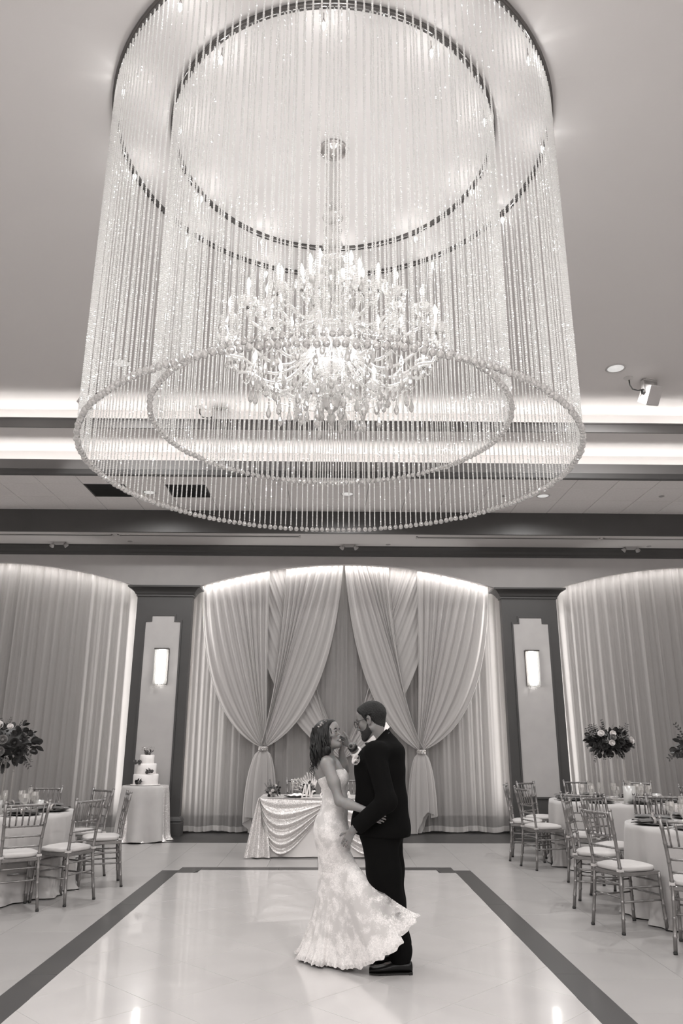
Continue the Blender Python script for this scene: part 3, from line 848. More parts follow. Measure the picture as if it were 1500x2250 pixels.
# ================================================================== FURNITURE
def bamboo(mb, pts, rad, knots, seg=8):
    """round rod with bamboo style knuckles"""
    P = [Vector(p) for p in pts]
    # arc length resample with bumps
    L = [0]
    for i in range(1, len(P)): L.append(L[-1]+(P[i]-P[i-1]).length)
    tot = L[-1]
    ss = set(L)
    for k in knots:
        for d in (-.010, -.004, .004, .010):
            s = k*tot+d
            if 0 < s < tot: ss.add(s)
    out = []; rs = []
    for s in sorted(ss):
        i = 1
        while i < len(L)-1 and L[i] < s: i += 1
        q = (s-L[i-1])/max(1e-9, L[i]-L[i-1]); out.append(P[i-1].lerp(P[i], min(1, max(0, q))))
        b = min([abs(s-k*tot) for k in knots]+[9]); rs.append(rad*(1.2 if b < .006 else 1.0))
    mb.tube(out, rs, seg); return mb
def build_chair():
    t = thing('chiavari_chair', 'x', 'chair', (0, 0, 0), 0, 'silver banquet chairs')
    H = .945
    def rear(s): return [(s*.195, -.235, 0), (s*.178, -.205, .25), (s*.168, -.19, .46), (s*.172, -.205, .62), (s*.185, -.235, .80), (s*.197, -.262, H)]
    def front(s): return [(s*.20, .205, 0), (s*.19, .195, .25), (s*.185, .19, .45)]
    for s in (-1, 1):
        mb = bamboo(MB(), rear(s), .0145, (.12, .25, .38, .52, .66, .80, .92)); mb.ball(rear(s)[-1], .0165, 8, 5)
        o = part('leg', mb, M_silver, t)
        part('foot_cap', MB().lathe([(.016, 0), (.0165, .016), (.013, .017)], 10, (s*.195, -.235, 0)), M_black, o)
        o = part('leg', bamboo(MB(), front(s), .0145, (.2, .45, .7, .9)), M_silver, t)
        part('foot_cap', MB().lathe([(.016, 0), (.0165, .016), (.013, .017)], 10, (s*.20, .205, 0)), M_black, o)
    def post(z):
        P = rear(1)
        for a, b in zip(P, P[1:]):
            if a[2] <= z <= b[2]:
                q = (z-a[2])/(b[2]-a[2]); return (a[0]+(b[0]-a[0])*q, a[1]+(b[1]-a[1])*q)
        return P[-1][:2]
    def rail(name, z, rad, bow=.012):
        x, y = post(z)
        return part(name, bamboo(MB(), [(-x, y, z), (-x*.4, y-bow, z), (x*.4, y-bow, z), (x, y, z)], rad, (.16, .33, .5, .67, .84)), M_silver, t)
    rail('top_rail', .918, .0115); rail('back_rail', .735, .0095); rail('back_rail', .645, .0085); rail('back_rail', .555, .0085)
    (x1, y1), (x0, y0) = post(.918), post(.735)
    for k in range(6):
        q = -1+2*(k+.5)/6
        part('spindle', bamboo(MB(), [(q*x0*.92, y0-.011, .735), (q*x1*.92, y1-.011, .918)], .0075, (.3, .7), 6), M_silver, t)
    sf = MB().rects(-.185, .185, -.195, .195, [(-.004, .425), (.006, .43), (.006, .455), (-.004, .46)])
    part('seat_frame', sf, M_silver, t)
    def cush(u, v):
        a = 2*PI*u; ex = .5
        cx, sy = math.cos(a), math.sin(a)
        x = .19*math.copysign(abs(cx)**ex, cx); y = .195*math.copysign(abs(sy)**ex, sy)
        lv = [(.9, .458), (1.0, .462), (1.02, .478), (1.005, .492), (.985, .496), (.8, .507), (.4, .515), (0.001, .517)]
        k = v*(len(lv)-1); i = min(int(k), len(lv)-2); q = k-i
        r = lv[i][0]+(lv[i+1][0]-lv[i][0])*q; z = lv[i][1]+(lv[i+1][1]-lv[i][1])*q
        return (x*r, y*r, z)
    c = part('cushion', MB().grid(cush, 36, 8, wrap=True), M_cushion, t)
    ties = MB()
    for s in (-1, 1): ties.box(s*.168-.021, s*.168+.021, -.212, -.168, .462, .482)
    part('cushion_tie', ties, M_cushion, c)
    for z, rr_ in ((.34, .008), (.235, .008)):
        def fx(s, z): a, b = front(s)[0], front(s)[2]; q = z/.45; return (a[0]+(b[0]-a[0])*q, a[1]+(b[1]-a[1])*q)
        for s in (-1, 1):
            xr, yr = post(z); xf, yf = fx(s, z)
            part('stretcher', bamboo(MB(), [(s*xr, yr, z), (xf, yf, z)], rr_, (.25, .5, .75), 6), M_silver, t)
        xr, yr = post(z+.03)
        part('stretcher', bamboo(MB(), [(-xr, yr, z+.03), (xr, yr, z+.03)], rr_, (.25, .5, .75), 6), M_silver, t)
        xf, yf = fx(1, z+.03)
        part('stretcher', bamboo(MB(), [(-xf, yf, z+.03), (xf, yf, z+.03)], rr_, (.25, .5, .75), 6), M_silver, t)
    return t
chair0 = build_chair()
T1, T2, T3 = (-3.56, 8.64), (3.61, 7.43), (3.78, 10.5)
T4 = (6.35, 11.3)
GL, GR, GF = 'silver chairs at the left table', 'silver chairs at the near right table', 'silver chairs at the far right table'
chairs = [
 ((-2.95, 7.77), T1, 'silver chair at the left table, back turned to us, nearest the left edge', GL),
 ((-2.60, 8.17), T1, 'silver chair at the left table, between the nearest chair and the side-on one', GL),
 ((-2.50, 9.02), T1, 'silver chair at the left table seen side-on before the cake table', GL),
 ((-2.88, 9.52), T1, 'silver chair at the left table with its back toward the cake table', GL),
 ((-3.53, 9.80), T1, 'silver chair on the curtain side of the left table, behind the goblets', GL),
 ((2.57, 7.07), T2, 'large silver chair at the near right table, back turned, whole to its feet', GR),
 ((2.62, 7.90), T2, 'silver chair seen side-on just behind the large near right chair', GR),
 ((2.99, 8.37), T2, 'silver chair at the near right table, its backrest seen through the large chair', GR),
 ((3.68, 8.52), T2, 'silver chair on the far side of the near right table, facing us', GR),
 ((2.86, 6.33), (3.50, 7.45), 'silver chair cut by the right edge of the picture, closest of all', GR),
 ((2.72, 10.22), T3, 'silver chair at the far right table, open side to the dance floor, seat fully seen', GF),
 ((2.68, 10.86), T3, 'silver chair at the far right table seen side-on, nearest the groom', GF),
 ((3.04, 11.42), T3, 'silver chair at the far right table before the right pilaster panel', GF),
 ((3.74, 11.68), T3, 'silver chair behind the far right table, under the flower arrangement', GF),
 ((4.44, 11.55), T3, 'silver chair behind the far right table, right of its flower stand', GF),
 ((2.98, 9.28), T3, 'silver chair at the far right table with backrest behind the side-on chair', GF),
 ((3.62, 9.10), T3, 'silver chair between the two right tables, facing the far one', GF),
 ((5.10, 10.75), T4, 'silver chair at the right edge, turned to the table by the right arch', GF),
]
for i, ((x, y), (tx, ty), lab, g) in enumerate(chairs):
    rz = math.atan2(ty-y, tx-x)-PI/2
    if i == 0:
        chair0.location = (x, y, 0); chair0.rotation_euler = (0, 0, rz); chair0['label'] = lab; chair0['group'] = g
    else: dup(chair0, (x, y, 0), rz, lab, g)
dup(chair0, (-.44, 12.02, 0), PI, 'silver chair behind the sweetheart table, left of the bride', 'chairs at the sweetheart table')
dup(chair0, (.34, 12.02, 0), PI, 'silver chair behind the sweetheart table, hidden by the couple', 'chairs at the sweetheart table')

def cloth(c, r, h, seed, label, m=M_linen, hemr=.07, name='tablecloth', nf=13, z0=.012):
    rr = random.Random(seed); ph = [rr.uniform(0, 6) for _ in range(4)]
    def fn(u, v):
        a = 2*PI*u
        if v < .25: q = v/.25; return (q*r*math.cos(a), q*r*math.sin(a), h+.0015)
        q = (v-.25)/.75
        f = math.sin(nf*a+ph[0]+1.3*math.sin(3*a+ph[1]))*.6+.4*math.sin(nf*1.7*a+ph[2])
        f = f if abs(u) else f
        rad = r+.006*min(1, q*8)+hemr*q**.7*(.35+.65*f)+.02*q*f*q
        z = h-(h-z0)*q
        if q > .93: rad += (q-.93)*.35*(1+f)
        return (rad*math.cos(a), rad*math.sin(a), z)
    # whole numbers of folds so that the seam closes
    return solo(name, MB().grid(fn, 168, 25, wrap=True), m, label, 'tablecloth', (c[0], c[1], 0), world=False)
def round_table(c, r, h, label, clabel, seed, hemr=.075):
    t = thing('round_table', label, 'table', (c[0], c[1], 0), 0, 'round dining tables')
    part('tabletop', MB().lathe([(0, h-.03), (r-.012, h-.03), (r-.006, h-.022), (r-.006, h-.004), (0, h-.002)], 40), M_woodf, t)
    for k in range(4):
        a = PI/4+k*PI/2
        part('leg', MB().tube([(r*.55*math.cos(a), r*.55*math.sin(a), 0), (r*.5*math.cos(a), r*.5*math.sin(a), h-.03)], .018, 8), M_gunmetal, t)
    return cloth(c, r, h, seed, clabel, hemr=hemr)
round_table(T1, .82, .77, 'round dining table under cloth at the left edge', 'ivory cloth on the left round table', 1)
round_table(T2, .82, .77, 'round dining table under cloth, nearest on the right', 'ivory cloth on the near right round table, pooling on the floor', 2)
round_table(T3, .85, .77, 'round dining table under cloth before the right pilaster', 'ivory cloth on the far right round table', 3)
round_table(T4, .82, .77, 'round dining table under cloth by the right arch curtain', 'ivory cloth on the round table by the right arch curtain', 4)

# ---- place settings
rr = random.Random(5)
plate_m = MB().lathe([(0, .004), (.10, .004), (.135, .012), (.165, .018), (.168, .02), (.165, .022), (.12, .014), (0, .010)], 30)
CH_M = plate_m.mesh('charger_plate', M_charger)
def napkin_mesh():
    mb = MB()
    def fn(u, v):
        x = -.17+.34*u; w = .035+.05*abs(2*u-1)**1.3
        y = -w+2*w*v
        return (x, y, .034+.014*math.sin(v*PI)+.008*math.sin(v*9+u*7)*(1 if 0 < v < 1 else 0))
    mb.grid(fn, 15, 9); mb.grid(lambda u, v: (fn(u, v)[0], fn(u, v)[1], .024), 15, 9)
    return mb
NAP = napkin_mesh().mesh('napkin', M_napkin)
RING = MB().lathe([(.036, -.014), (.041, -.012), (.041, .012), (.036, .014), (.034, 0), (.036, -.014)], 16, (0, 0, .034), axis='x').mesh('napkin_ring', M_gem)
GOB = MB().lathe([(.034, 0), (.034, .004), (.008, .012), (.006, .06), (.012, .075), (.038, .11), (.044, .15), (.039, .19), (.037, .19), (.041, .15), (.034, .112), (.0, .085)], 16, smooth=False).mesh('bowl', M_goblet)
FLU = MB().lathe([(.032, 0), (.032, .004), (.006, .012), (.005, .09), (.016, .11), (.026, .16), (.024, .23), (.022, .23), (.023, .16), (0, .11)], 14).mesh('bowl', M_goblet)
TUM = MB().lathe([(.032, 0), (.040, .12), (.038, .12), (.030, .008), (0, .008)], 14, smooth=False).mesh('tumbler', M_goblet)
def setting(c, n, ph, tn, r, who, skip=()):
    for k in range(n):
        if k in skip: continue
        a = ph+2*PI*k/n
        x, y = c[0]+.62*r*math.cos(a)/.86*.98, c[1]+.62*r*math.sin(a)/.86*.98
        w = who[k]
        o = link('charger_plate', CH_M, None, (x, y, .7715)); o['label'] = 'dark charger plate, %s %s' % (tn, w); o['category'] = 'plate'; o['group'] = 'charger plates on the '+tn
        nk = link('napkin', NAP, None, (x, y, .772), (0, 0, a+.35*rr.uniform(-1, 1))); nk['label'] = 'dark napkin on charger, %s %s' % (tn, w); nk['category'] = 'napkin'; nk['group'] = 'napkins on the '+tn
        link('napkin_ring', RING, nk, (0, 0, 0))
        b = a+.33; gx, gy = c[0]+.40*r/.86*math.cos(b), c[1]+.40*r/.86*math.sin(b)
        g = link('goblet', GOB, None, (gx, gy, .772)); g['label'] = 'cut glass goblet, %s %s' % (tn, w); g['category'] = 'glass'; g['group'] = 'goblets on the '+tn
        b = a+.55; gx, gy = c[0]+.36*r/.86*math.cos(b), c[1]+.36*r/.86*math.sin(b)
        if k % 2 == 0:
            g = link('champagne_flute', FLU, None, (gx, gy, .772)); g['label'] = 'tall clear flute, %s %s' % (tn, w); g['category'] = 'glass'; g['group'] = 'flutes on the '+tn
        b = a-.36; gx, gy = c[0]+.66*r/.86*math.cos(b), c[1]+.66*r/.86*math.sin(b)
        for q, nm in ((0, 'knife'), (.022, 'fork')):
            px, py = c[0]+(.64*r/.86)*math.cos(a)+(.20+q)*math.sin(a), c[1]+(.64*r/.86)*math.sin(a)-(.20+q)*math.cos(a)
            f = MB()
            if nm == 'knife': f.box(-.10, .0, -.005, .005, 0, .003).box(0, .10, -.008, .008, 0, .002)
            else: f.box(-.10, .04, -.004, .004, 0, .003).box(.04, .09, -.011, -.007, 0, .002).box(.04, .09, -.002, .002, 0, .002).box(.04, .09, .007, .011, 0, .002).box(.035, .042, -.011, .011, 0, .003)
            o = solo(nm, f, M_silver, '%s beside charger, %s %s' % (nm, tn, w), 'cutlery', (px, py, .7722), False, 'cutlery on the '+tn); o.rotation_euler = (0, 0, a)
dirs8 = ['toward the right arch', 'toward the right curtain', 'toward the back curtain', 'back on the pilaster side', 'toward the dance floor', 'nearest corner on the dance floor side', 'nearest the camera', 'nearest the right edge']
setting(T2, 8, .0, 'near right table', .86, dirs8)
setting(T3, 8, .15, 'far right table', .90, dirs8)
dirsL = ['toward the dance floor', 'toward the cake table', 'toward the left curtain', 'back left corner', 'toward the left wall', 'front left corner', 'nearest the camera', 'nearest corner to the couple']
setting(T1, 8, .1, 'left table', .86, dirsL, skip=(4,))
setting(T4, 8, .3, 'table by the right curtain', .86, dirs8)
# table lights, jars
def votive(x, y, z, h, r, label):
    t = thing('candle_holder', label, 'candle', (x, y, z), 0, 'frosted candle holders')
    part('glass_cylinder', MB().lathe([(r, 0), (r*1.02, h*.5), (r, h), (r-.004, h), (r-.004, .008), (0, .008)], 18), M_frost, t)
    part('candle', MB().lathe([(0, .009), (r*.6, .009), (r*.6, h*.55), (.003, h*.56), (.002, h*.62), (0, h*.62)], 14), M_candle, t)
M_frost = glassy('frosted_glass', .12, .5, .38, rough=.3)
votive(T3[0]+.02, T3[1]-.45, .772, .20, .075, 'wide frosted candle holder on the far right table below the flowers')
votive(T1[0]+.18, T1[1]-.35, .772, .14, .045, 'frosted candle holder on the left table before the goblets')
votive(T1[0]+.40, T1[1]+.22, .772, .10, .045, 'low frosted candle holder on the left table, cake side')
votive(T3[0]+.42, T3[1]-.30, .772, .10, .05, 'low frosted candle holder on the far right table, right side')
votive(T2[0]-.12, T2[1]+.30, .772, .15, .06, 'frosted candle holder on the near right table')
# glittering runner hanging over the far right table
def runner(u, v):
    x = -.15+.30*v
    yy = -.88+.0*u
    if u < .5: return (x, -.905-.014*math.sin(u*9), .776-.34*(1-u*2)-.0)
    return (x, -.905+.60*(u-.5)*2, .777)
M_seq = mat('silver_sequins', .6, .25, metal=.4, bump=1.0, bscale=260, noise=.5, nscale=220)
o = solo('table_runner', MB().grid(runner, 16, 8), M_seq, 'glittering sequin runner hanging over the edge of the far right table', 'table runner', (T3[0]+.30, T3[1]+.06, 0), False)
o.rotation_euler = (0, 0, .25)

# ---- flowers
def rose_mesh(m, name='rose'):
    mb = MB(); r_ = random.Random(2)
    for L, (n, rad, tilt, hh) in enumerate(((3, .012, .0, .036), (4, .020, .08, .037), (5, .029, .22, .035), (6, .036, .42, .030))):
        for k in range(n):
            a0 = 2*PI*k/n+L*.5
            def fn(u, v):
                a = a0+(u-.5)*2*PI/n*1.35
                rr_ = rad*(.45+.55*v)+tilt*.014*v*v; z = hh*v-tilt*.012*v*v+.006*(1-abs(2*u-1))*v
                return (rr_*math.cos(a), rr_*math.sin(a), z)
            mb.grid(fn, 5, 4)
    mb.lathe([(0, -.01), (.02, -.002), (.022, .012), (.017, .026), (.008, .034), (0, .036)], 10)
    return mb.mesh(name, m)
ROSE = {k: rose_mesh(m) for k, m in (('w', M_rose_w), ('m', M_rose_m), ('d', M_rose_d))}
def leaf_mesh(w, l, m, name='leaf', rnd=False):
    mb = MB()
    def fn(u, v):
        y = v*l; hw = w*(math.sin(PI*(v*.94+.03))**(.55 if rnd else .9))
        x = (u-.5)*2*hw
        return (x, y, .12*abs(x)+.10*l*math.sin(v*PI*.8))
    mb.grid(fn, 5, 6); return mb.mesh(name, m)
LEAF = [leaf_mesh(.034, .075, M_leaf, rnd=True), leaf_mesh(.022, .10, M_leaf), leaf_mesh(.026, .06, M_leaf2, rnd=True), leaf_mesh(.014, .085, M_leaf2)]
def sprig_mesh(m, seed):
    r_ = random.Random(seed); mb = MB(); pts = [(0, 0, 0)]
    for k in range(1, 8): pts.append((.018*math.sin(k*.5+seed), .034*k, .006*k-.0015*k*k))
    mb.tube(pts, [.0025]*7+[.0012], 5)
    for k in range(1, 8):
        for s in (-1, 1):
            p = pts[k]; d = Vector((s*.85, .55, .15)).normalized(); q = Vector(p)
            e = q+d*.045; n_ = Vector((-d.y, d.x, 0))*.009
            mb.add([q, (q+e)/2+n_, e, (q+e)/2-n_], [(0, 1, 2, 3)])
    return mb.mesh('sprig', m)
SPRIG = [sprig_mesh(M_leaf, 1), sprig_mesh(M_leaf2, 4), sprig_mesh(M_leaf, 8)]
BER = MB()
_r = random.Random(9)
for k in range(26):
    v = Vector((_r.gauss(0, 1), _r.gauss(0, 1), abs(_r.gauss(0, 1)))).normalized()*_r.uniform(.02, .05); BER.ball(v, .007, 6, 4)
BERRY = BER.mesh('filler_flower', M_rose_m)
def orient(o, d, roll=0.):
    """turn the object so that its z axis looks along d"""
    d = Vector(d).normalized(); q = d.to_track_quat('Z', 'Y'); o.rotation_euler = (q @ Euler((0, 0, roll)).to_quaternion()).to_euler()
def orient_y(o, d, roll=0.):
    d = Vector(d).normalized(); q = d.to_track_quat('Y', 'Z'); o.rotation_euler = (q @ Euler((0, roll, 0)).to_quaternion()).to_euler()
def bouquet(c, rx, rz, label, seed, roses, nleaf=90, nsprig=22, name='flower_arrangement', sc=1., group=None, droop=.8):
    r_ = random.Random(seed)
    t = thing(name, label, 'flowers', c, 0, group)
    part('foam_core', MB().lathe([(0, -rz*.55), (rx*.55, -rz*.45), (rx*.66, 0), (rx*.5, rz*.5), (0, rz*.7)], 14), M_leaf, t)
    def dirn():
        while True:
            v = Vector((r_.gauss(0, 1), r_.gauss(0, 1), r_.gauss(0, .75)))
            if v.length > .1:
                v.normalize(); return v
    for k in range(nleaf):
        d = dirn(); f = r_.uniform(.48, .88)
        o = link('leaf', LEAF[r_.choice((0, 0, 0, 0, 1, 1, 2, 3))], t, (d.x*rx*f, d.y*rx*f, d.z*rz*f))
        e = Vector((d.x, d.y, d.z-.25+r_.uniform(-.5, .5))); orient_y(o, e, r_.uniform(-1.5, 1.5)); s = sc*r_.uniform(.7, 1.15); o.scale = (s, s, s)
    for k in range(nsprig):
        d = dirn(); up = r_.random()
        base = Vector((d.x*rx*.6, d.y*rx*.6, d.z*rz*.5))
        if up < .5: e = Vector((d.x*.6, d.y*.5, 1.0+r_.uniform(0, .6)))
        else: e = Vector((d.x*1.0, d.y, -droop*r_.uniform(.4, 1)))
        o = link('sprig', r_.choice(SPRIG), t, base); orient_y(o, e, r_.uniform(-2, 2)); s = sc*r_.uniform(.50, .85); o.scale = (s, s, s)
    for kind, dx, dz, s in roses:
        # dx, dz across the face that looks to the dance floor; the depth follows from the mound
        q = 1-(dx/rx)**2-(dz/rz)**2; dy = -math.sqrt(max(.12, q))*rx*.92
        o = link('rose', ROSE[kind], t, (dx, dy, dz)); orient(o, (dx*1.2, dy-.15, dz*1.2+.08), r_.uniform(0, 6)); o.scale = (s*sc,)*3
    for k in range(5):
        d = dirn(); d.y = -abs(d.y)
        o = link('filler_flower', BERRY, t, (d.x*rx*.8, d.y*rx*.8, d.z*rz*.8)); orient(o, d); o.scale = (sc*1.1,)*3
    return t
def stand(c, z0, z1, label):
    t = thing('flower_stand', label, 'flower stand', (c[0], c[1], z0), 0, 'tall clear flower stands')
    w = .115; H_ = z1-z0
    part('base_plate', MB().box(-w-.02, w+.02, -w-.02, w+.02, 0, .008), M_acryl, t)
    for sx in (-1, 1):
        for sy in (-1, 1): part('post', MB().box(sx*w-.008, sx*w+.008, sy*w-.008, sy*w+.008, .008, H_-.008), M_acryl, t)
    part('top_plate', MB().box(-w-.02, w+.02, -w-.02, w+.02, H_-.008, H_), M_acryl, t)
c1 = (-3.56, 8.64); stand(c1, .772, 1.30, 'tall clear stand on the left table carrying dark flowers')
bouquet((-3.54, 8.64, 1.47), .38, .25, 'dark foliage arrangement with white roses at the left edge', 41,
        [('w', .03, .16, 1.35), ('m', -.04, .20, 1.0), ('w', .14, .16, .8), ('m', .12, .03, 1.2), ('m', -.06, .03, 1.2), ('w', -.04, -.06, 1.25), ('d', .22, .0, 1.2), ('d', .25, -.1, 1.2), ('m', .1, -.08, 1.2), ('d', -.18, .08, 1.2), ('w', -.2, -.05, 1.1)], 280, 40, group='tall flower arrangements')
c2 = (T3[0], T3[1]); stand(c2, .772, 1.34, 'tall clear stand on the far right table carrying dark flowers')
bouquet((3.765, 10.5, 1.50), .31, .19, 'dark foliage arrangement with white roses above the far right table', 42,
        [('w', -.16, .10, 1.1), ('w', -.03, .10, 1.0), ('m', -.04, .055, 1.0), ('w', -.065, -.01, .95), ('w', .20, .02, 1.15), ('d', .05, .0, 1.2), ('d', -.15, -.05, 1.2), ('d', .1, -.08, 1.2), ('d', .05, .12, 1.1)], 280, 40, group='tall flower arrangements')
c3 = (T2[0], T2[1]); stand(c3, .772, 1.30, 'tall clear stand on the near right table beyond the right edge')
bouquet((3.60, 7.43, 1.45), .33, .20, 'dark foliage arrangement cut by the right edge of the picture', 43,
        [('m', -.22, .14, 1.1), ('w', -.2, -.03, 1.1), ('w', 0, .1, 1.1), ('m', .1, 0, 1.1), ('d', -.1, .02, 1.2)], 170, 30, group='tall flower arrangements')

# ---- cake table and cake
CK = (-2.92, 12.84)
tt = thing('round_table', 'small round table under cloth carrying the cake before the left pilaster', 'table', (CK[0], CK[1], 0), 0)
part('tabletop', MB().lathe([(0, .785), (.35, .785), (.352, .80), (0, .812)], 30), M_woodf, tt)
for k in range(3): part('leg', MB().tube([(.22*math.cos(k*2.1), .22*math.sin(k*2.1), 0), (.1*math.cos(k*2.1), .1*math.sin(k*2.1), .785)], .018, 8), M_gunmetal, tt)
cloth(CK, .362, .815, 8, 'glittering sequin cloth under the cake, showing at both sides', M_seq, .055, nf=9)
def over(u, v):
    a = PI*1.5-1.02+2.04*u
    f = math.sin(u*15+.6)
    if v < .15: q = v/.15; r = .34+.034*q; return (r*math.cos(a), r*math.sin(a), .8205)
    q = (v-.15)/.85; r = .376+.012*min(1, q*6)+.075*q*(.6+.4*f)+.02*q*f
    return (r*math.cos(a), r*math.sin(a)-.012, .8205-(.815-.012*(1+f))*q)
solo('cloth_overlay', MB().grid(over, 60, 22), M_linen, 'plain ivory cloth panel falling down the front of the cake table', 'tablecloth', (CK[0], CK[1], 0), False)
cake = thing('wedding_cake', 'three-tier white wedding cake with flowers on the small round table', 'cake', (CK[0]-.01, CK[1], .822))
part('cake_board', MB().lathe([(0, 0), (.235, 0), (.235, .01), (0, .01)], 30), M_plate, cake)
for r, z0, z1 in ((.197, .01, .165), (.157, .165, .325), (.113, .325, .458)):
    part('tier', MB().lathe([(0, z0), (r-.004, z0), (r, z0+.008), (r, z1-.01), (r-.008, z1), (0, z1+.001)], 40), M_icing, cake)
r_ = random.Random(4)
for (x, y, z), kind in (((-.055, -.215, .045), 'd'), ((.09, -.165, .20), 'm'), ((-.12, -.12, .345), 'm'), ((.03, -.06, .485), 'm')):
    for k in range(5):
        o = link('sugar_rose', ROSE[kind if k % 2 else 'm'], cake, (x+r_.uniform(-.045, .045), y+r_.uniform(-.01, .01), z+r_.uniform(-.02, .012))); orient(o, (r_.uniform(-.4, .4), -1, .5)); o.scale = (.62,)*3
    for k in range(4):
        o = link('leaf', LEAF[1], cake, (x+r_.uniform(-.05, .05), y, z)); orient_y(o, (r_.uniform(-1, 1), -.25, r_.uniform(.1, 1))); o.scale = (.7,)*3
# topper: glitter script on two sticks
def script(pts, rad, seg=6, flat=None): return MB().tube(pts, rad, seg)
tp = MB(); wv = [(-.105+.21*k/40+.012*math.sin(k*1.1), 0, .545+.032*math.sin(k*1.1+1.2)+.012*math.sin(k*.31)) for k in range(41)]
tp.tube(wv, .0045, 6); tp.tube([(-.05, 0, .455), (-.05, 0, .545)], .0022, 5); tp.tube([(.05, 0, .455), (.05, 0, .545)], .0022, 5)
part('cake_topper', tp, M_gem, cake, loc=(0, -.0, 0), label='glittering script cake topper')

# ---- sweetheart table
tx0, tx1, ty0, ty1, th = -.93, .80, 10.99, 11.70, .75
t = thing('sweetheart_table', 'rectangular sweetheart table under draped cloths behind the couple', 'table', ((tx0+tx1)/2, (ty0+ty1)/2, 0))
part('tabletop', MB().box(tx0, tx1, ty0, ty1, th-.03, th-.004), M_woodf, t, world=True)
for x in (tx0+.08, tx1-.08):
    for y in (ty0+.08, ty1-.08): part('leg', MB().tube([(x, y, 0), (x, y, th-.03)], .018, 8), M_gunmetal, t, world=True)
def under(u, v):
    # plain cloth: front fall
    x = tx0-.01+(tx1-tx0+.02)*u
    return (x, ty0-.012-.03*v*(.5+.5*math.sin(u*26)), th-.0005-(th-.02)*v)
uc = MB().grid(under, 80, 8)
uc.add([(tx0-.012, ty0-.012, th), (tx1+.012, ty0-.012, th), (tx1+.012, ty1+.012, th), (tx0-.012, ty1+.012, th)], [(0, 1, 2, 3)])
for x in (tx0-.012, tx1+.012): uc.add([(x, ty0-.012, th), (x, ty1+.012, th), (x, ty1+.012, .02), (x, ty0-.03, .02)], [(0, 1, 2, 3)])
solo('tablecloth', uc, mat('white_under_linen', .68, .85, bump=.06, bscale=400), 'plain ivory under-cloth of the sweetheart table, bare at the middle', 'tablecloth', (0, ty0, 0))
M_seqb = mat('champagne_sequins', .66, .3, metal=.35, bump=1.0, bscale=170, noise=.55, nscale=150)
def sequin_nodes(m):
    """each sequin leans its own way: cells tip the normal"""
    nt = m.node_tree; b = nt.nodes['Principled BSDF']
    tc = nt.nodes.new('ShaderNodeTexCoord'); vo = nt.nodes.new('ShaderNodeTexVoronoi'); vo.inputs['Scale'].default_value = 140
    nt.links.new(tc.outputs['Object'], vo.inputs['Vector'])
    ge = nt.nodes.new('ShaderNodeNewGeometry')
    sb = nt.nodes.new('ShaderNodeVectorMath'); sb.operation = 'SUBTRACT'; sb.inputs[1].default_value = (.5, .5, .5)
    nt.links.new(vo.outputs['Color'], sb.inputs[0])
    sc = nt.nodes.new('ShaderNodeVectorMath'); sc.operation = 'SCALE'; sc.inputs['Scale'].default_value = .55
    nt.links.new(sb.outputs[0], sc.inputs[0])
    ad = nt.nodes.new('ShaderNodeVectorMath'); ad.operation = 'ADD'
    nt.links.new(ge.outputs['Normal'], ad.inputs[0]); nt.links.new(sc.outputs[0], ad.inputs[1])
    nm = nt.nodes.new('ShaderNodeVectorMath'); nm.operation = 'NORMALIZE'; nt.links.new(ad.outputs[0], nm.inputs[0])
    nt.links.new(nm.outputs[0], b.inputs['Normal'])
sequin_nodes(M_seqb); sequin_nodes(M_seq)
def drape(mir):
    """half of the sequin overlay: swagged from the outer front corner to a gather at the middle, tail falling at the corner"""
    xa = tx0 if mir > 0 else tx1; xm = (tx0+tx1)/2+.06*mir
    X = lambda q: xa+(xm-xa)*q
    mb = MB()
    def sw(q, t):
        # sag lines from the corner to the middle gather
        zt = th+.004; ze = th-.03-.10*t
        D = .70*t**.85
        s = math.sin(PI*min(1, q**.62))**1.05 if q > 0 else 0
        z = zt+(ze-zt)*q-D*s*(1-.22*q)
        f = math.sin(t*2*PI*5.2+.5*math.sin(q*4))
        y = ty0-.035-.05*t*(1-t)*1.5-.028*f*(.25+.75*math.sin(PI*min(1, q*.9+.1)))*min(1, t*5)-.03*s
        return (X(q), y, max(.014, z))
    mb.grid(sw, 40, 64)
    # tail gathered at the corner, spreading to the floor
    def tl(u, v):
        w = .06+.26*v**.8
        x = xa-mir*.07*v+mir*(u-.33)*w*1.1
        y = ty0-.03-.025*math.sin(u*15)*(.4+.6*v)-.05*v
        return (x, y, th+.002-(th-.014)*v)
    mb.grid(tl, 40, 16)
    # side fall of the same cloth
    def sf(u, v):
        y = ty0-.03+(ty1-ty0+.05)*u
        return (xa-mir*(.014+.07*v+.02*v*math.sin(u*20)), y, th+.002-(th-.014)*v)
    mb.grid(sf, 30, 8)
    return mb
for mir, nm in ((1, 'left'), (-1, 'right')):
    solo('sequin_drape', drape(mir), M_seqb, 'sequin overlay swagged across the %s half of the sweetheart table' % nm, 'tablecloth', (tx0 if mir > 0 else tx1, ty0, 0))
solo('sequin_cloth', MB().box(tx0-.015, tx1+.015, ty0-.03, ty1+.02, th+.001, th+.005), M_seqb, 'sequin cloth lying flat on the sweetheart table top', 'tablecloth', (0, ty0, th))
zt = th+.006
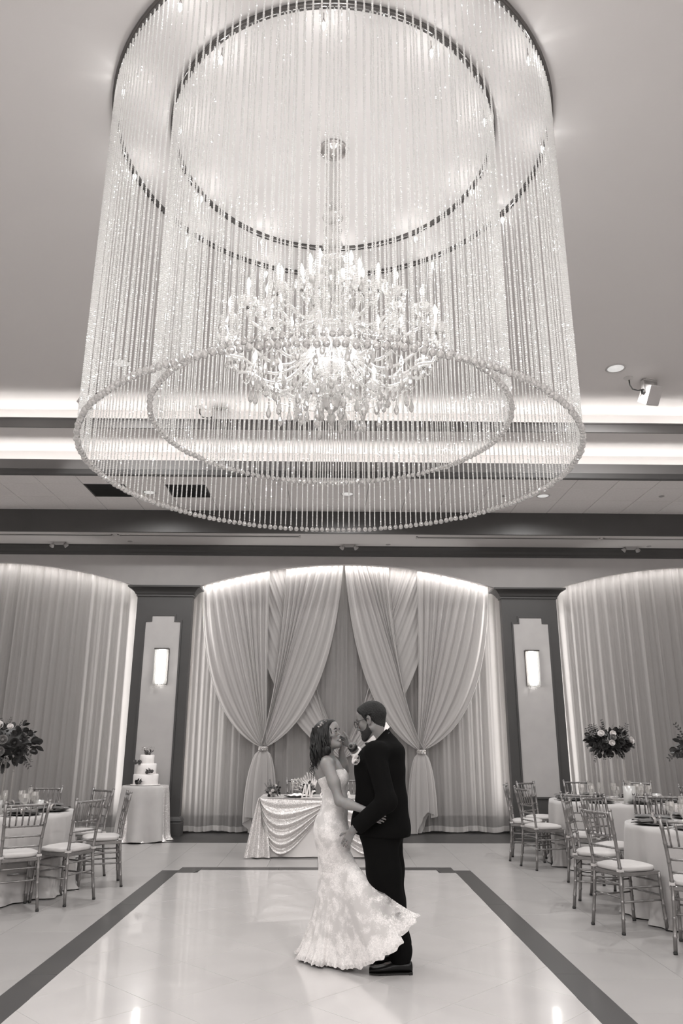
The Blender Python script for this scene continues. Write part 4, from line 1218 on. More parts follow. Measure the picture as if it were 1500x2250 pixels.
# white "Mr & Mrs" letters standing along the front edge
def stroke_letters():
    let = {
     'M': [[(0, 0), (.012, .05), (.03, .14), (.036, .15), (.04, .12), (.046, .03), (.05, .01), (.058, .05), (.074, .14), (.08, .15), (.086, .11), (.088, .03), (.094, .004), (.104, .012)]],
     'r': [[(0, .0), (.006, .04), (.010, .082), (.012, .060), (.020, .072), (.032, .078), (.042, .070)]],
     's': [[(0, .008), (.014, .035), (.024, .07), (.030, .05), (.036, .02), (.026, .002), (.008, .008)]],
     '&': [[(.07, .0), (.03, .06), (.022, .10), (.036, .125), (.05, .10), (.036, .07), (.010, .035), (.014, .006), (.034, -.002), (.058, .02), (.07, .05)]]}
    wid = {'M': .108, 'r': .056, 's': .05, '&': .10, ' ': .04}
    return let, wid
let, wid = stroke_letters()
sg = thing('script_sign', 'white script Mr & Mrs letters standing on the sweetheart table', 'sign', (-.36, ty0+.015, zt))
x = 0.
for ch in 'Mr & Mrs':
    if ch != ' ':
        mb = MB()
        for st in let[ch]:
            P = [Vector((1.2*(x+px*1.02), 0, pz*1.0+.010)) for px, pz in st]; Q = []
            for i in range(len(P)-1):
                p0, p1, p2, p3 = P[max(0, i-1)], P[i], P[i+1], P[min(len(P)-1, i+2)]
                for k in range(5):
                    q = k/5; Q.append(.5*((2*p1)+(p2-p0)*q+(2*p0-5*p1+4*p2-p3)*q*q+(3*p1-p0-3*p2+p3)*q**3))
            Q.append(P[-1]); mb.tube(Q, .0105, 8)
        part('letter', mb, M_white, sg)
    x += wid[ch]
part('base_bar', MB().box(-.01, 1.2*x, -.015, .015, 0, .008), M_white, sg)
bouquet((-.77, 11.20, zt+.085), .10, .075, 'small posy of white roses and dark leaves at the left end of the sweetheart table', 51,
        [('w', 0, .0, .9), ('w', -.03, -.03, .8), ('w', .04, .06, .7), ('m', -.06, .03, .7)], 26, 8, 'flower_posy', .6)
solo('posy_vase', MB().lathe([(.035, 0), (.045, .03), (.04, .07), (.037, .07), (.042, .03), (0, .004)], 14), M_goblet, 'small glass vase holding the white posy', 'vase', (-.77, 11.20, zt), False)
bouquet((-.30, 11.25, zt+.10), .12, .09, 'bunch of white blooms and leaves lying behind the white script letters', 52,
        [('w', -.07, .02, .8), ('w', .03, .05, .7), ('w', -.02, -.03, .8), ('m', .07, .0, .7), ('w', .08, .06, .6)], 30, 8, 'flower_posy', .6)
solo('posy_vase', MB().lathe([(.035, 0), (.045, .03), (.04, .07), (.037, .07), (.042, .03), (0, .004)], 14), M_goblet, 'small glass vase hidden under the bunch of white blooms', 'vase', (-.30, 11.25, zt), False)
# pampas fan
pf = thing('pampas_fan', 'white feathery pampas fan standing behind the bride\'s back on the sweetheart table', 'dried grass', (-.24, 11.30, zt))
r_ = random.Random(6)
for k in range(12):
    a = math.radians(150-7*k); L = .30+.03*math.sin(k); d = Vector((math.cos(a), .05*math.sin(k*2), math.sin(a)))
    mb = MB()
    mb.tube([d*.0, d*.12], .002, 5)
    mb.tube([d*(.08+.03*q)+Vector((0, 0, -.0012*q*q)) for q in range(8)], [.004, .014, .019, .020, .017, .013, .008, .003], 6)
    for q in range(150):
        b = d*r_.uniform(.09, L-.02); e = b+(d*.8+Vector((r_.uniform(-.35, .35), r_.uniform(-.3, .3), r_.uniform(-.2, .2)))).normalized()*.045
        mb.add([b, b+Vector((.0035, 0, .0035)), e], [(0, 1, 2)])
    part('plume', mb, M_pampas, pf)
for i, (x, y) in enumerate(((-.50, 11.22), (-.43, 11.30), (.50, 11.25))):
    g = link('champagne_flute', FLU, None, (x, y, zt)); g['category'] = 'glass'; g['group'] = 'flutes on the sweetheart table'
    g['label'] = ['clear flute on the sweetheart table right of the small posy', 'clear flute on the sweetheart table before the silver chair back', 'clear flute on the sweetheart table hidden by the couple'][i]
o = link('charger_plate', CH_M, None, (-.45, 11.16, zt)); o['label'] = 'dark charger plate on the sweetheart table beside the letters'; o['category'] = 'plate'
o = solo('napkin', MB().grid(lambda u, v: (-.15+.3*u, -.06+.12*v, .026+.03*math.sin(PI*u)*math.sin(PI*v)+.006*math.sin(u*23)), 16, 8), M_white, 'white ruffled napkin heaped left of the white letters', 'napkin', (-.42, 11.08, zt), False)
# ================================================================== PEOPLE
class Field:
    """signed distance field on a (locally refined) grid, turned into one continuous skin"""
    def __init__(s, xs, ys, zs):
        s.a = [np.asarray(q, np.float32) for q in (xs, ys, zs)]
        s.F = np.full([len(q) for q in s.a], 1.0, np.float32)
    def sub(s, c, r):
        sl = []
        for q, ci in zip(s.a, c):
            i = int(np.searchsorted(q, ci-r)); j = int(np.searchsorted(q, ci+r)); sl.append(slice(max(0, i-1), min(len(q), j+1)))
        X, Y, Z = np.meshgrid(*[q[k] for q, k in zip(s.a, sl)], indexing='ij')
        return tuple(sl), X, Y, Z
    def put(s, sl, d, k, op):
        F = s.F[sl]
        if op == 'add':
            if k > 0:
                h = np.clip(.5+.5*(F-d)/k, 0, 1); s.F[sl] = F+(d-F)*h-k*h*(1-h)
            else: s.F[sl] = np.minimum(F, d)
        else:
            if k > 0:
                h = np.clip(.5-.5*(F+d)/k, 0, 1); s.F[sl] = F+(-d-F)*h+k*h*(1-h)
            else: s.F[sl] = np.maximum(F, -d)
    def ell(s, c, r, k=.02, fr=None, op='add', rot=None):
        if not hasattr(r, '__len__'): r = (r, r, r)
        m = fr if fr is not None else Matrix.Identity(4)
        sc = m.to_scale()[0]
        if rot: m = m @ Matrix.Translation(c) @ Euler(rot).to_matrix().to_4x4(); c = (0, 0, 0)
        w = m @ Vector(c); sl, X, Y, Z = s.sub(w, max(r)*sc+k*1.2+.012)
        if 0 in X.shape: return s
        i = np.array(m.inverted(), np.float32)
        P = [i[q, 0]*X+i[q, 1]*Y+i[q, 2]*Z+i[q, 3]-c[q] for q in range(3)]
        k0 = np.sqrt(sum((p/q)**2 for p, q in zip(P, r))); k1 = np.sqrt(sum((p/q**2)**2 for p, q in zip(P, r)))
        d = sc*k0*(k0-1)/np.maximum(k1, 1e-6)
        s.put(sl, d, k, op); return s
    def cone(s, a, b, ra, rb, k=.02, fr=None, op='add'):
        if fr is not None: a = fr @ Vector(a); b = fr @ Vector(b); sc = fr.to_scale()[0]; ra *= sc; rb *= sc
        a = Vector(a); b = Vector(b); c = (a+b)/2; L = (b-a).length
        sl, X, Y, Z = s.sub(c, L/2+max(ra, rb)+k*1.2+.012)
        if 0 in X.shape: return s
        ba = (b-a); dd = max(1e-9, ba.dot(ba))
        h = np.clip(((X-a.x)*ba.x+(Y-a.y)*ba.y+(Z-a.z)*ba.z)/dd, 0, 1)
        d = np.sqrt((X-a.x-h*ba.x)**2+(Y-a.y-h*ba.y)**2+(Z-a.z-h*ba.z)**2)-(ra+(rb-ra)*h)
        s.put(sl, d, k, op); return s
    def chain(s, pts, rs, k=.02, fr=None):
        for i in range(len(pts)-1): s.cone(pts[i], pts[i+1], rs[i], rs[i+1], k, fr)
        return s
    def grid(s): return np.meshgrid(*s.a, indexing='ij')
    def local(s, m):
        X, Y, Z = s.grid(); i = np.array(m.inverted(), np.float32)
        return [i[q, 0]*X+i[q, 1]*Y+i[q, 2]*Z+i[q, 3] for q in range(3)]
    def mesh(s, name, mats, F=None, region=None, smooth=1):
        F = s.F if F is None else F
        ins = F < 0
        act = np.zeros([n-1 for n in F.shape], np.uint8)
        cs = [(i, j, k) for i in (0, 1) for j in (0, 1) for k in (0, 1)]
        nx, ny, nz = act.shape
        for i, j, k in cs: act += ins[i:i+nx, j:j+ny, k:k+nz]
        mask = (act > 0) & (act < 8)
        I = np.argwhere(mask); n = len(I)
        idx = np.full(mask.shape, -1, np.int64); idx[mask] = np.arange(n)
        pos = np.zeros((n, 3)); cnt = np.zeros(n)
        for ax in range(3):
            o1, o2 = [q for q in range(3) if q != ax]
            for u in (0, 1):
                for v in (0, 1):
                    A = I.copy(); A[:, o1] += u; A[:, o2] += v; B = A.copy(); B[:, ax] += 1
                    fa = F[tuple(A.T)]; fb = F[tuple(B.T)]; x = (fa < 0) != (fb < 0)
                    t = np.where(x, fa/np.where(fa == fb, 1, fa-fb), 0)
                    p = np.stack([s.a[q][A[:, q]]*(1-t)+s.a[q][B[:, q]]*t for q in range(3)], 1)
                    pos[x] += p[x]; cnt[x] += 1
        pos /= np.maximum(cnt, 1)[:, None]
        quads = []
        for ax in range(3):
            o1, o2 = (ax+1) % 3, (ax+2) % 3
            sa = [slice(None)]*3; sb = [slice(None)]*3; sa[ax] = slice(0, -1); sb[ax] = slice(1, None)
            cr = ins[tuple(sa)] != ins[tuple(sb)]
            E = np.argwhere(cr)
            E = E[(E[:, o1] > 0) & (E[:, o2] > 0) & (E[:, o1] < mask.shape[o1]) & (E[:, o2] < mask.shape[o2])]
            q = []
            for d1, d2 in ((1, 1), (0, 1), (0, 0), (1, 0)):
                C = E.copy(); C[:, o1] -= d1; C[:, o2] -= d2; q.append(idx[tuple(C.T)])
            q = np.stack(q, 1); q = q[(q >= 0).all(1)] if len(q) else q
            E2 = E if len(q) == len(E) else E
            flip = ins[tuple(E2.T)][:len(q)]
            q[~flip] = q[~flip][:, ::-1]
            quads.append(q)
        Q = np.concatenate(quads)
        for _ in range(smooth):
            acc = np.zeros_like(pos); c2 = np.zeros(n)
            for i in range(4):
                a, b = Q[:, i], Q[:, (i+1) % 4]
                np.add.at(acc, a, pos[b]); np.add.at(acc, b, pos[a]); np.add.at(c2, a, 1); np.add.at(c2, b, 1)
            pos = pos*.5+.5*acc/np.maximum(c2, 1)[:, None]
        me = bpy.data.meshes.new(name)
        me.vertices.add(n); me.vertices.foreach_set('co', pos.astype(np.float32).ravel())
        me.loops.add(len(Q)*4); me.loops.foreach_set('vertex_index', Q.astype(np.int32).ravel())
        me.polygons.add(len(Q)); me.polygons.foreach_set('loop_start', np.arange(0, len(Q)*4, 4, dtype=np.int32))
        me.polygons.foreach_set('use_smooth', np.ones(len(Q), bool))
        for m in (mats if isinstance(mats, (list, tuple)) else [mats]): me.materials.append(m)
        if region is not None:
            c = pos[Q].mean(1); me.polygons.foreach_set('material_index', region(c).astype(np.int32))
        me.update(); me.validate()
        return me
def axis(segs):
    """breakpoints [(from, to, step), ...]"""
    out = [segs[0][0]]
    for a, b, h_ in segs:
        n = max(1, int(round((b-a)/h_))); out += [a+(b-a)*(i+1)/n for i in range(n)]
    return out
def frame(o, fwd, up=(0, 0, 1), sc=1.):
    f = Vector(fwd).normalized(); l = Vector(up).cross(f).normalized(); u = f.cross(l)
    m = Matrix((f*sc, l*sc, u*sc)).transposed().to_4x4(); m.translation = o
    return m
def head(B, m, fem, neck):
    """skull, jaw, nose, lips, ears; local x forward, y left, z up, eyes at z = 0"""
    B.ell((-.006, 0, .035), (.097, .076, .082), .02, m)
    B.ell((.030, 0, -.035), (.060, .058, .075), .03, m)
    for s in (-1, 1):
        B.cone((-.002, s*.053, -.055), (.066, s*.012, -.098), .021 if not fem else .016, .017, .022, m)
        B.ell((.056, s*.043, -.022), (.024, .022, .020), .02, m)
        B.cone((.078, s*.012, .020), (.066, s*.046, .014), .011 if not fem else .008, .009, .012, m)
    B.ell((.073, 0, -.101), (.018, .020, .016), .018, m)
    B.ell((.080, 0, .045), (.020, .045, .040), .03, m)                     # forehead
    for s in (-1, 1): B.ell((.093, s*.031, -.002), (.017, .017, .010), .012, m, 'sub')
    for s in (-1, 1):                                                       # eyelids
        B.cone((.0885, s*.0165, .0045), (.0905, s*.031, .0085), .0040, .0050, .004, m); B.cone((.0905, s*.031, .0085), (.0795, s*.0465, .0035), .0050, .0040, .004, m)
        B.cone((.0880, s*.0175, -.0075), (.0885, s*.031, -.0115), .0035, .0040, .004, m); B.cone((.0885, s*.031, -.0115), (.0790, s*.0455, -.0060), .0040, .0035, .004, m)
    g = .82 if fem else 1.
    B.cone((.088, 0, .008), (.112 if not fem else .1075, 0, -.036), .0075*g, .0105*g, .010, m)        # nose
    for s in (-1, 1): B.ell((.099-.002*(fem), s*.0115*g, -.041), (.011*g, .0085*g, .008*g), .006, m)
    B.cone((.092, 0, -.050), (.088, 0, -.060), .009, .010, .010, m)
    q = .003 if fem else 0
    for s in (-1, 1):
        B.cone((.0955-q, 0, -.064), (.078, s*.027, -.065), .0058, .0032, .004, m)
        B.cone((.0945-q, 0, -.078), (.078, s*.026, -.067), .0064, .0032, .004, m)
    for s in (-1, 1):                                                       # ears
        B.ell((-.012, s*.079, -.006), (.019, .0075, .032), .006, m, rot=(0, -.2, s*-.35))
        B.ell((-.008, s*.087, -.002), (.010, .006, .019), .005, m, 'sub', rot=(0, -.2, s*-.35))
    B.ell((.020, 0, -.095), (.045, .035, .022), .03, m)                     # under the chin
def hand(B, w, d, nrm, thumb, L=.175, curl=(.25, .35, .3), spread=.10, tcurl=.35, fk=.0035, r=1.):
    """palm and five fingers. d: along the hand, nrm: out of the palm, thumb: towards the thumb side"""
    d = Vector(d).normalized(); nrm = Vector(nrm); nrm = (nrm-d*nrm.dot(d)).normalized(); t = d.cross(nrm)
    if t.dot(Vector(thumb)) < 0: t = -t
    w = Vector(w); s = L/.175
    for o in (-.026, -.009, .009, .026):
        B.cone(w+t*o*.45*s, w+d*.080*s+t*o*s, .0145*s*r, .0105*s*r, .010)
    B.ell(w+d*.045*s, (.030*s, .030*s, .030*s), .02) if False else None
    lens = {.029: .068, .0095: .078, -.0105: .072, -.029: .056}
    tips = []
    for o, ln in lens.items():
        p = w+d*.082*s+t*o*s; a = 0.; fd = (d+t*o*spread*14).normalized()
        segs = (.45, .30, .25); rad = (.0092, .0082, .0075, .0062)
        for q, (f, c) in enumerate(zip(segs, curl)):
            a += c; e = p+(fd*math.cos(a)+nrm*math.sin(a))*ln*f*s
            B.cone(p, e, rad[q]*s*r, rad[q+1]*s*r, fk); p = e
        tips.append(p)
    p = w+d*.022*s+t*.022*s+nrm*.006
    for q, (f, ang) in enumerate(((.042, .75), (.032, .55), (.027, .35))):
        e = p+(d*math.cos(ang)+t*math.sin(ang)+nrm*tcurl*(.4+.5*q)).normalized()*f*s
        B.cone(p, e, (.0135, .0105, .0092)[q]*s*r, (.0105, .0092, .0075)[q]*s*r, .006); p = e
    return tips
def eye(parent, m, fem, white=M_eyew):
    for s in (-1, 1):
        mb = MB(); mb.ball((0, 0, 0), .0125, 14, 10)
        o = part('eye', mb, white, parent); o.matrix_local = m @ Matrix.Translation((.0775, s*.0305, -.001))
        ir = MB(); ir.lathe([(0, .0128), (.003, .0127), (.0058, .0117), (.0062, .0108)], 12, axis='x')
        part('iris', ir, M_eye, o)
        lid = MB()
        for k in range(2):   # lash lines
            lid.tube([(.0128*math.cos(q*1.05)*math.cos(.28-.62*k), .0134*math.sin(q*1.05), .0132*math.sin((.36 if k == 0 else -.34))*math.cos(q*1.05)+.001) for q in [i/5-1 for i in range(11)]], .0016 if k == 0 else .0009, 5)
        part('lashes', lid, M_hair_b, o)
        br = MB(); br.tube([(.0985-.30*abs(q)**2*.035, s*(.030+q*.020), .0195+.004*math.cos(q*2)) for q in [i/5-1 for i in range(11)]], [.0016+.0022*(1-abs(i/5-1)**2) for i in range(11)], 6)
        b = part('eyebrow', br, M_hair_b, parent); b.matrix_local = m

# ------------------------------------------------------------------ groom
GO = Vector((0, 5.85, 0))
groom = thing('person', 'man in a black tuxedo and glasses, touching the bride\'s face', 'person', GO)
ya = math.radians(20)
gb = frame((.388, 0, 0), (-math.cos(ya), math.sin(ya), 0))                # body frame: f, l, z
yh = math.radians(27); ph_ = math.radians(-13)
gh = frame((.323, .0, 1.652), (-math.cos(yh)*math.cos(ph_), math.sin(yh)*math.cos(ph_), math.sin(ph_)), sc=1.10)
BX = axis([(.02, .36, .0032), (.36, .70, .0055)]); BY = axis([(-.42, -.30, .005), (-.30, .13, .0034), (.13, .34, .0055)])
BZ = axis([(-.01, .74, .012), (.74, .96, .0032), (.96, 1.38, .009), (1.38, 1.80, .003)])
B = Field(BX, BY, BZ)
TANG = 1.
LW, LE, LS = Vector((.172, -.240, .912)), Vector((.405, -.315, 1.105)), gb @ Vector((-.012, .205, 1.42))
RWr, RE, RS = Vector((.176, .09, 1.464)), Vector((.365, .26, 1.215)), gb @ Vector((-.012, -.205, 1.42))
B.ell((.0, 0, 1.30), (.15, .19, .18), .05, gb).ell((-.02, 0, 1.42), (.10, .19, .08), .05, gb).ell((.0, 0, 1.06), (.15, .17, .2), .05, gb).ell((-.01, 0, .92), (.14, .17, .14), .05, gb)
B.chain([(.40, -.085, .9), (.43, -.085, .5), (.50, -.09, .10)], [.09, .06, .036], .03)
B.chain([(.40, .10, .9), (.44, .11, .5), (.52, .12, .09)], [.09, .06, .04], .03)
B.chain([(.505, -.09, .06), (.40, -.09, .045)], [.028, .022], .02).chain([(.525, .12, .06), (.42, .125, .045)], [.028, .022], .02)
B.chain([LS, LE, LW], [.055, .045, .029], .03).chain([RS, RE, RWr], [.055, .045, .029], .03)
head(B, gh, False, 0)
B.cone(gh @ Vector((-.030, 0, -.045)), (.385, 0, 1.47), .060, .066, .03)
tl_ = hand(B, LW, (-.50, .10, -.86), (.25, .95, 0), (-1, 0, .3), .152, (.22, .35, .30), .035, .5)
tr_ = hand(B, RWr, (-.62, .62, .44), (-.72, -.55, -.2), (-.1, -.4, 1), .165, (.25, .35, .35), .05, .1)
ghi = np.array(gh.inverted())
def reg_g(c):
    L = c @ ghi[:3, :3].T+ghi[:3, 3]
    lips = (L[:, 0] > .078) & ((L[:, 1]/.026)**2+((L[:, 2]+.0705)/.0125)**2 < 1)
    return lips.astype(int)
gbody = link('body', B.mesh('body', [M_skin_g, M_lip], region=reg_g), groom)
eye(groom, gh, False)
# hair and beard grow on the head: shells of the same field
HX = axis([(.16, .50, .003)]); HY = axis([(-.13, .13, .003)]); HZ = axis([(1.40, 1.81, .003)])
Hd = Field(HX, HY, HZ); head(Hd, gh, False, 0); Hd.cone(gh @ Vector((-.030, 0, -.045)), (.385, 0, 1.47), .060, .066, .03)
lx, ly, lz = Hd.local(gh)
rn = np.random.RandomState(3).normal(0, .0012, Hd.F.shape).astype(np.float32)
hl = np.interp(lx, [-.12, -.085, -.045, -.030, -.012, .004, .012, .040, .062, .085, .11], [-.075, -.070, -.040, -.02, .028, .018, -.014, .040, .056, .083, .098])
thick = np.interp(lz, [-.07, -.03, .03, .11], [.0015, .004, .009, .011])
earb = np.maximum(np.abs(lx+.014)-.026, np.abs(lz+.006)-.038)
link('hair', Hd.mesh('hair', M_hair_g, F=np.maximum(np.where(earb < 0, np.abs(ly)-.076, -1), Hd.F-thick*1.1*np.clip((lz-hl)/.022, .05, 1)+rn) if False else np.maximum(np.maximum(np.where(earb < 0, np.abs(ly)-.076, -1), Hd.F-thick*1.1*np.clip((lz-hl)/.022, .05, 1)+rn), (hl-lz)*1.0), smooth=0), groom)
bl = np.interp(lx, [-.03, .0, .012, .03, .055, .085, .12], [-.06, -.05, -.014, -.048, -.058, -.052, -.050])
mouth = np.maximum(np.abs(lz+.071)-.0125, np.abs(ly)-.024)+np.where(lx < .07, .05, 0)
low = np.interp(lx, [-.02, .03, .07, .1], [-.075, -.108, -.125, -.125])
bt = np.interp(lz, [-.12, -.09, -.05], [.008, .005, .0022])*1.1*np.clip((bl-lz)/.02, .1, 1)
link('beard', Hd.mesh('beard', M_beard, F=np.maximum(np.maximum(Hd.F-bt+rn*.6, lz-bl), np.maximum(np.maximum(low-lz, -mouth), -.006-lx)), smooth=0), groom)
# glasses
gl = link('glasses', None, groom); gl.matrix_local = gh
fr_ = MB()
for s in (-1, 1):
    P = []
    for k in range(24):
        a = 2*PI*k/24; cx_ = math.copysign(abs(math.cos(a))**.7, math.cos(a)); sz = math.copysign(abs(math.sin(a))**.7, math.sin(a))
        P.append((.1115-.10*(abs(.031*1+.0)-.031)-.006*abs(cx_ if cx_*s > 0 else 0), s*.034+.0265*cx_, -.006+.021*sz))
    fr_.tube(P, .0022, 6, closed=True)
    fr_.tube([(.105, s*.0605, .006), (.085, s*.073, .007), (.0, s*.083, .010), (-.015, s*.084, .002), (-.032, s*.081, -.014)], [.0024, .0024, .002, .002, .002], 6)
    ln = MB(); ln.lathe([(0, 0), (.024, 0)], 16, axis='x')
    o = part('lens', ln, M_acryl, gl, loc=(.111, s*.034, -.006)); o.scale = (1, 1, .8)
fr_.tube([(.1115, -.0085, -.001), (.1155, 0, .002), (.1115, .0085, -.001)], .002, 6)
part('frame', fr_, M_black, gl)
# ---- tuxedo jacket
JX = axis([(.08, .68, .0065)]); JY = axis([(-.44, .36, .0065)]); JZ = axis([(.82, 1.62, .0065)])
J = Field(JX, JY, JZ)
J.ell((.010, 0, 1.30), (.188, .215, .20), .06, gb).ell((-.045, 0, 1.43), (.128, .205, .092), .06, gb)
for s in (-1, 1): J.ell((-.022, s*.19, 1.425), (.082, .062, .072), .05, gb)
J.ell((.0, 0, 1.08), (.192, .205, .24), .06, gb).ell((-.004, 0, .90), (.206, .222, .20), .05, gb).ell((.055, .0, .93), (.165, .17, .16), .05, gb)
J.cone((.405, 0, 1.49), (.383, 0, 1.556), .102, .076, .04)
a1 = LE+(LW-LE)*.90; a2 = RE+(RWr-RE)*.40
J.chain([LS, LE, a1], [.078, .066, .056], .035).chain([RS, RE, a2], [.078, .065, .055], .035)
X, Y, Z = J.grid()
fl_, ll_, _z = J.local(gb)
J.F = np.maximum(J.F, (.858+.02*np.clip(-fl_*2, -.3, .6)*-1+.025*np.clip((fl_-.1)*6, 0, 1))-Z)
# sleeve ends, neck opening
def cutpl(F, p, n_): n_ = Vector(n_).normalized(); return np.maximum(F, (X-p[0])*n_.x+(Y-p[1])*n_.y+(Z-p[2])*n_.z)
dl = (LW-LE).normalized(); slv = ((X-a1.x)*dl.x+(Y-a1.y)*dl.y+(Z-a1.z)*dl.z)
near = np.sqrt((X-a1.x)**2+(Y-a1.y)**2+(Z-a1.z)**2) < .075
outs = (Y < -.17)
J.F = np.where(near & outs, np.maximum(J.F, slv), J.F)
dr = (RWr-RE).normalized(); srv = ((X-a2.x)*dr.x+(Y-a2.y)*dr.y+(Z-a2.z)*dr.z)
nearr = np.sqrt((X-a2.x)**2+(Y-a2.y)**2+(Z-a2.z)**2) < .09
J.F = np.where(nearr & (X < .33) & (Y > .05), np.maximum(J.F, srv), J.F)
# neck opening: everything above a plane that slopes down to the front
nk = (Z-(1.560+(X-.395)*1.05)); cyl = np.sqrt((X-.362)**2+Y**2)-.090
J.F = np.maximum(J.F, -np.maximum(-nk, cyl))
jk = link('tuxedo_jacket', J.mesh('tuxedo_jacket', M_suit, smooth=2), groom)
# collar roll and lapel
lap = MB()
lap.tube([(.452, 0, 1.568), (.440, -.050, 1.560), (.408, -.078, 1.532), (.360, -.090, 1.485), (.310, -.094, 1.430), (.270, -.095, 1.38)], [.011, .013, .015, .018, .018, .006], 8, flat=.5)
lap.tube([(.452, 0, 1.568), (.440, .050, 1.560), (.408, .080, 1.532), (.360, .095, 1.485), (.310, .10, 1.430), (.270, .10, 1.38)], [.011, .013, .015, .018, .018, .006], 8, flat=.5)
part('lapel', lap, M_satin, jk)
# shirt: collar, front, cuffs
sh = link('dress_shirt', None, groom)
def collar(u, v):
    a = PI*2*u; r = .075-.004*v
    hgt = .050+.012*math.cos(a)
    back = math.cos(a)
    c = Vector((.366+.012*(1-v), 0, 0)); x = c.x+r*1.05*math.cos(a); y = r*.93*math.sin(a)
    base = 1.580+(x-.39)*.95-.004
    return (x-.010*v, y, base-.035+.052*v)
part('collar', MB().grid(collar, 40, 5, wrap=True), M_shirt, sh)
cf = (RWr-RE).normalized()
part('cuff', MB().tube([RE+cf*.15, RWr-cf*.075, RWr-cf*.048], [.050, .0455, .044], 18), M_shirt, sh)
cf2 = (LW-LE).normalized()
part('cuff', MB().tube([LW-cf2*.055, LW-cf2*.030], [.046, .044], 16), M_shirt, sh)
lk_ = MB(); lk_.ball(tuple(LW-cf2*.034+Vector((.018, -.040, -.012))), .007, 8, 6); part('cufflink', lk_, M_gem, sh)
# bow tie
bt_ = MB()
for s in (-1, 1): bt_.tube([(.300, s*.004, 1.478), (.294, s*.022, 1.48), (.294, s*.048, 1.482), (.300, s*.058, 1.482)], [.010, .018, .026, .022], 8, flat=.45)
bt_.ball((.296, 0, 1.479), .012, 8, 6)
part('bow_tie', bt_, M_satin, groom)
# trousers
TX = axis([(.12, .70, .008)]); TY = axis([(-.30, .32, .008)]); TZ = axis([(.02, 1.0, .008)])
T = Field(TX, TY, TZ)
T.ell((-.005, 0, .90), (.165, .19, .14), .05, gb)
T.chain([(.36, -.075, .88), (.395, -.075, .62), (.440, -.075, .40), (.500, -.08, .14), (.50, -.082, .06)], [.130, .116, .098, .072, .066], .045)
T.chain([(.415, .09, .88), (.43, .105, .62), (.455, .115, .40), (.515, .12, .14), (.515, .12, .06)], [.130, .118, .100, .072, .066], .045)
X2, Y2, Z2 = T.grid()
T.F = np.maximum(T.F, .066-.10*(.50-X2)-Z2)
link('trousers', T.mesh('trousers', M_suit, smooth=2), groom)
def shoe(heel, toe, name='shoe'):
    heel, toe = Vector(heel), Vector(toe); d = (toe-heel); L = d.length; d.normalize(); l = Vector((-d.y, d.x, 0))
    mb = MB(); prof = [(-.006, .028, .050, .035), (.0, .034, .060, .045), (.08, .038, .062, .05), (.30, .036, .066, .06), (.45, .040, .058, .05), (.62, .047, .047, .03), (.78, .048, .038, .02), (.92, .040, .032, .016), (.985, .026, .030, .014), (1.0, .008, .022, .012)]
    vs = []; fs = []; sg = 14
    for q, w, hh, _ in prof:
        c = heel+d*(L*q)
        for i in range(sg):
            a = 2*PI*i/sg; ca, sa = math.cos(a), math.sin(a)
            z = (.5+.5*sa)**.8*hh if sa > -.99 else 0
            vs.append(c+l*w*math.copysign(abs(ca)**.7, ca)+Vector((0, 0, .012+z)))
    for k in range(len(prof)-1):
        for i in range(sg):
            j = (i+1) % sg; fs.append((k*sg+i, k*sg+j, (k+1)*sg+j, (k+1)*sg+i))
    fs += [tuple(range(sg))[::-1], tuple(range((len(prof)-1)*sg, len(prof)*sg))]
    mb.add(vs, fs, True)
    o = part(name, mb, M_shoe, groom)
    so_ = MB(); out = []
    for q, w, hh, _ in prof: out.append((q, w+.003))
    P = [heel+d*(L*q)+l*w for q, w in out]+[heel+d*(L*q)-l*w for q, w in out[::-1]]
    so_.prism([(p.x, p.y) for p in P], .006, .012, 'xy'); so_.prism([(p.x, p.y) for p in P if (p-heel).dot(d) < L*.26], .0, .016, 'xy')
    part('sole', so_, M_black, o)
shoe((.575, -.092, 0), (.285, -.100, 0)); shoe((.585, .12, 0), (.300, .14, 0))
sk_ = MB().tube([(.512, -.088, .17), (.520, -.090, .06), (.50, -.092, .04)], [.040, .036, .032], 14).tube([(.527, .12, .17), (.535, .12, .06), (.515, .125, .04)], [.040, .036, .032], 14)
part('socks', sk_, M_satin, groom)
# wrist watch and ring, boutonniere
wt = link('wrist_watch', None, groom); cw = RWr-cf*.012
part('strap', MB().tube([cw-cf*.013, cw+cf*.013], [.0355, .0345], 18), M_black, wt)
part('watch_face', MB().ball(cw+Vector((-.015, -.034, .012)), .013, 12, 6, sc=(1, .35, 1)), M_black, wt)
bo = link('boutonniere', None, groom, tuple(gb @ Vector((.120, .190, 1.365))))
o = link('rose', ROSE['w'], bo); orient(o, (-.75, -1, .35)); o.scale = (.85,)*3
for k in range(4):
    o = link('leaf', LEAF[3], bo); orient_y(o, (.3-.25*k, -.6, .6-.35*k)); o.scale = (.7,)*3
rg = tl_[2]
part('wedding_ring', MB().lathe([(.0095, -.0025), (.0108, 0), (.0095, .0025), (.009, 0), (.0095, -.0025)], 14), M_gem, groom, loc=tuple(LW+Vector((-.50, .10, -.86)).normalized()*.092+Vector((0.002, .004, .0))), rot=(.3, .55, 0))

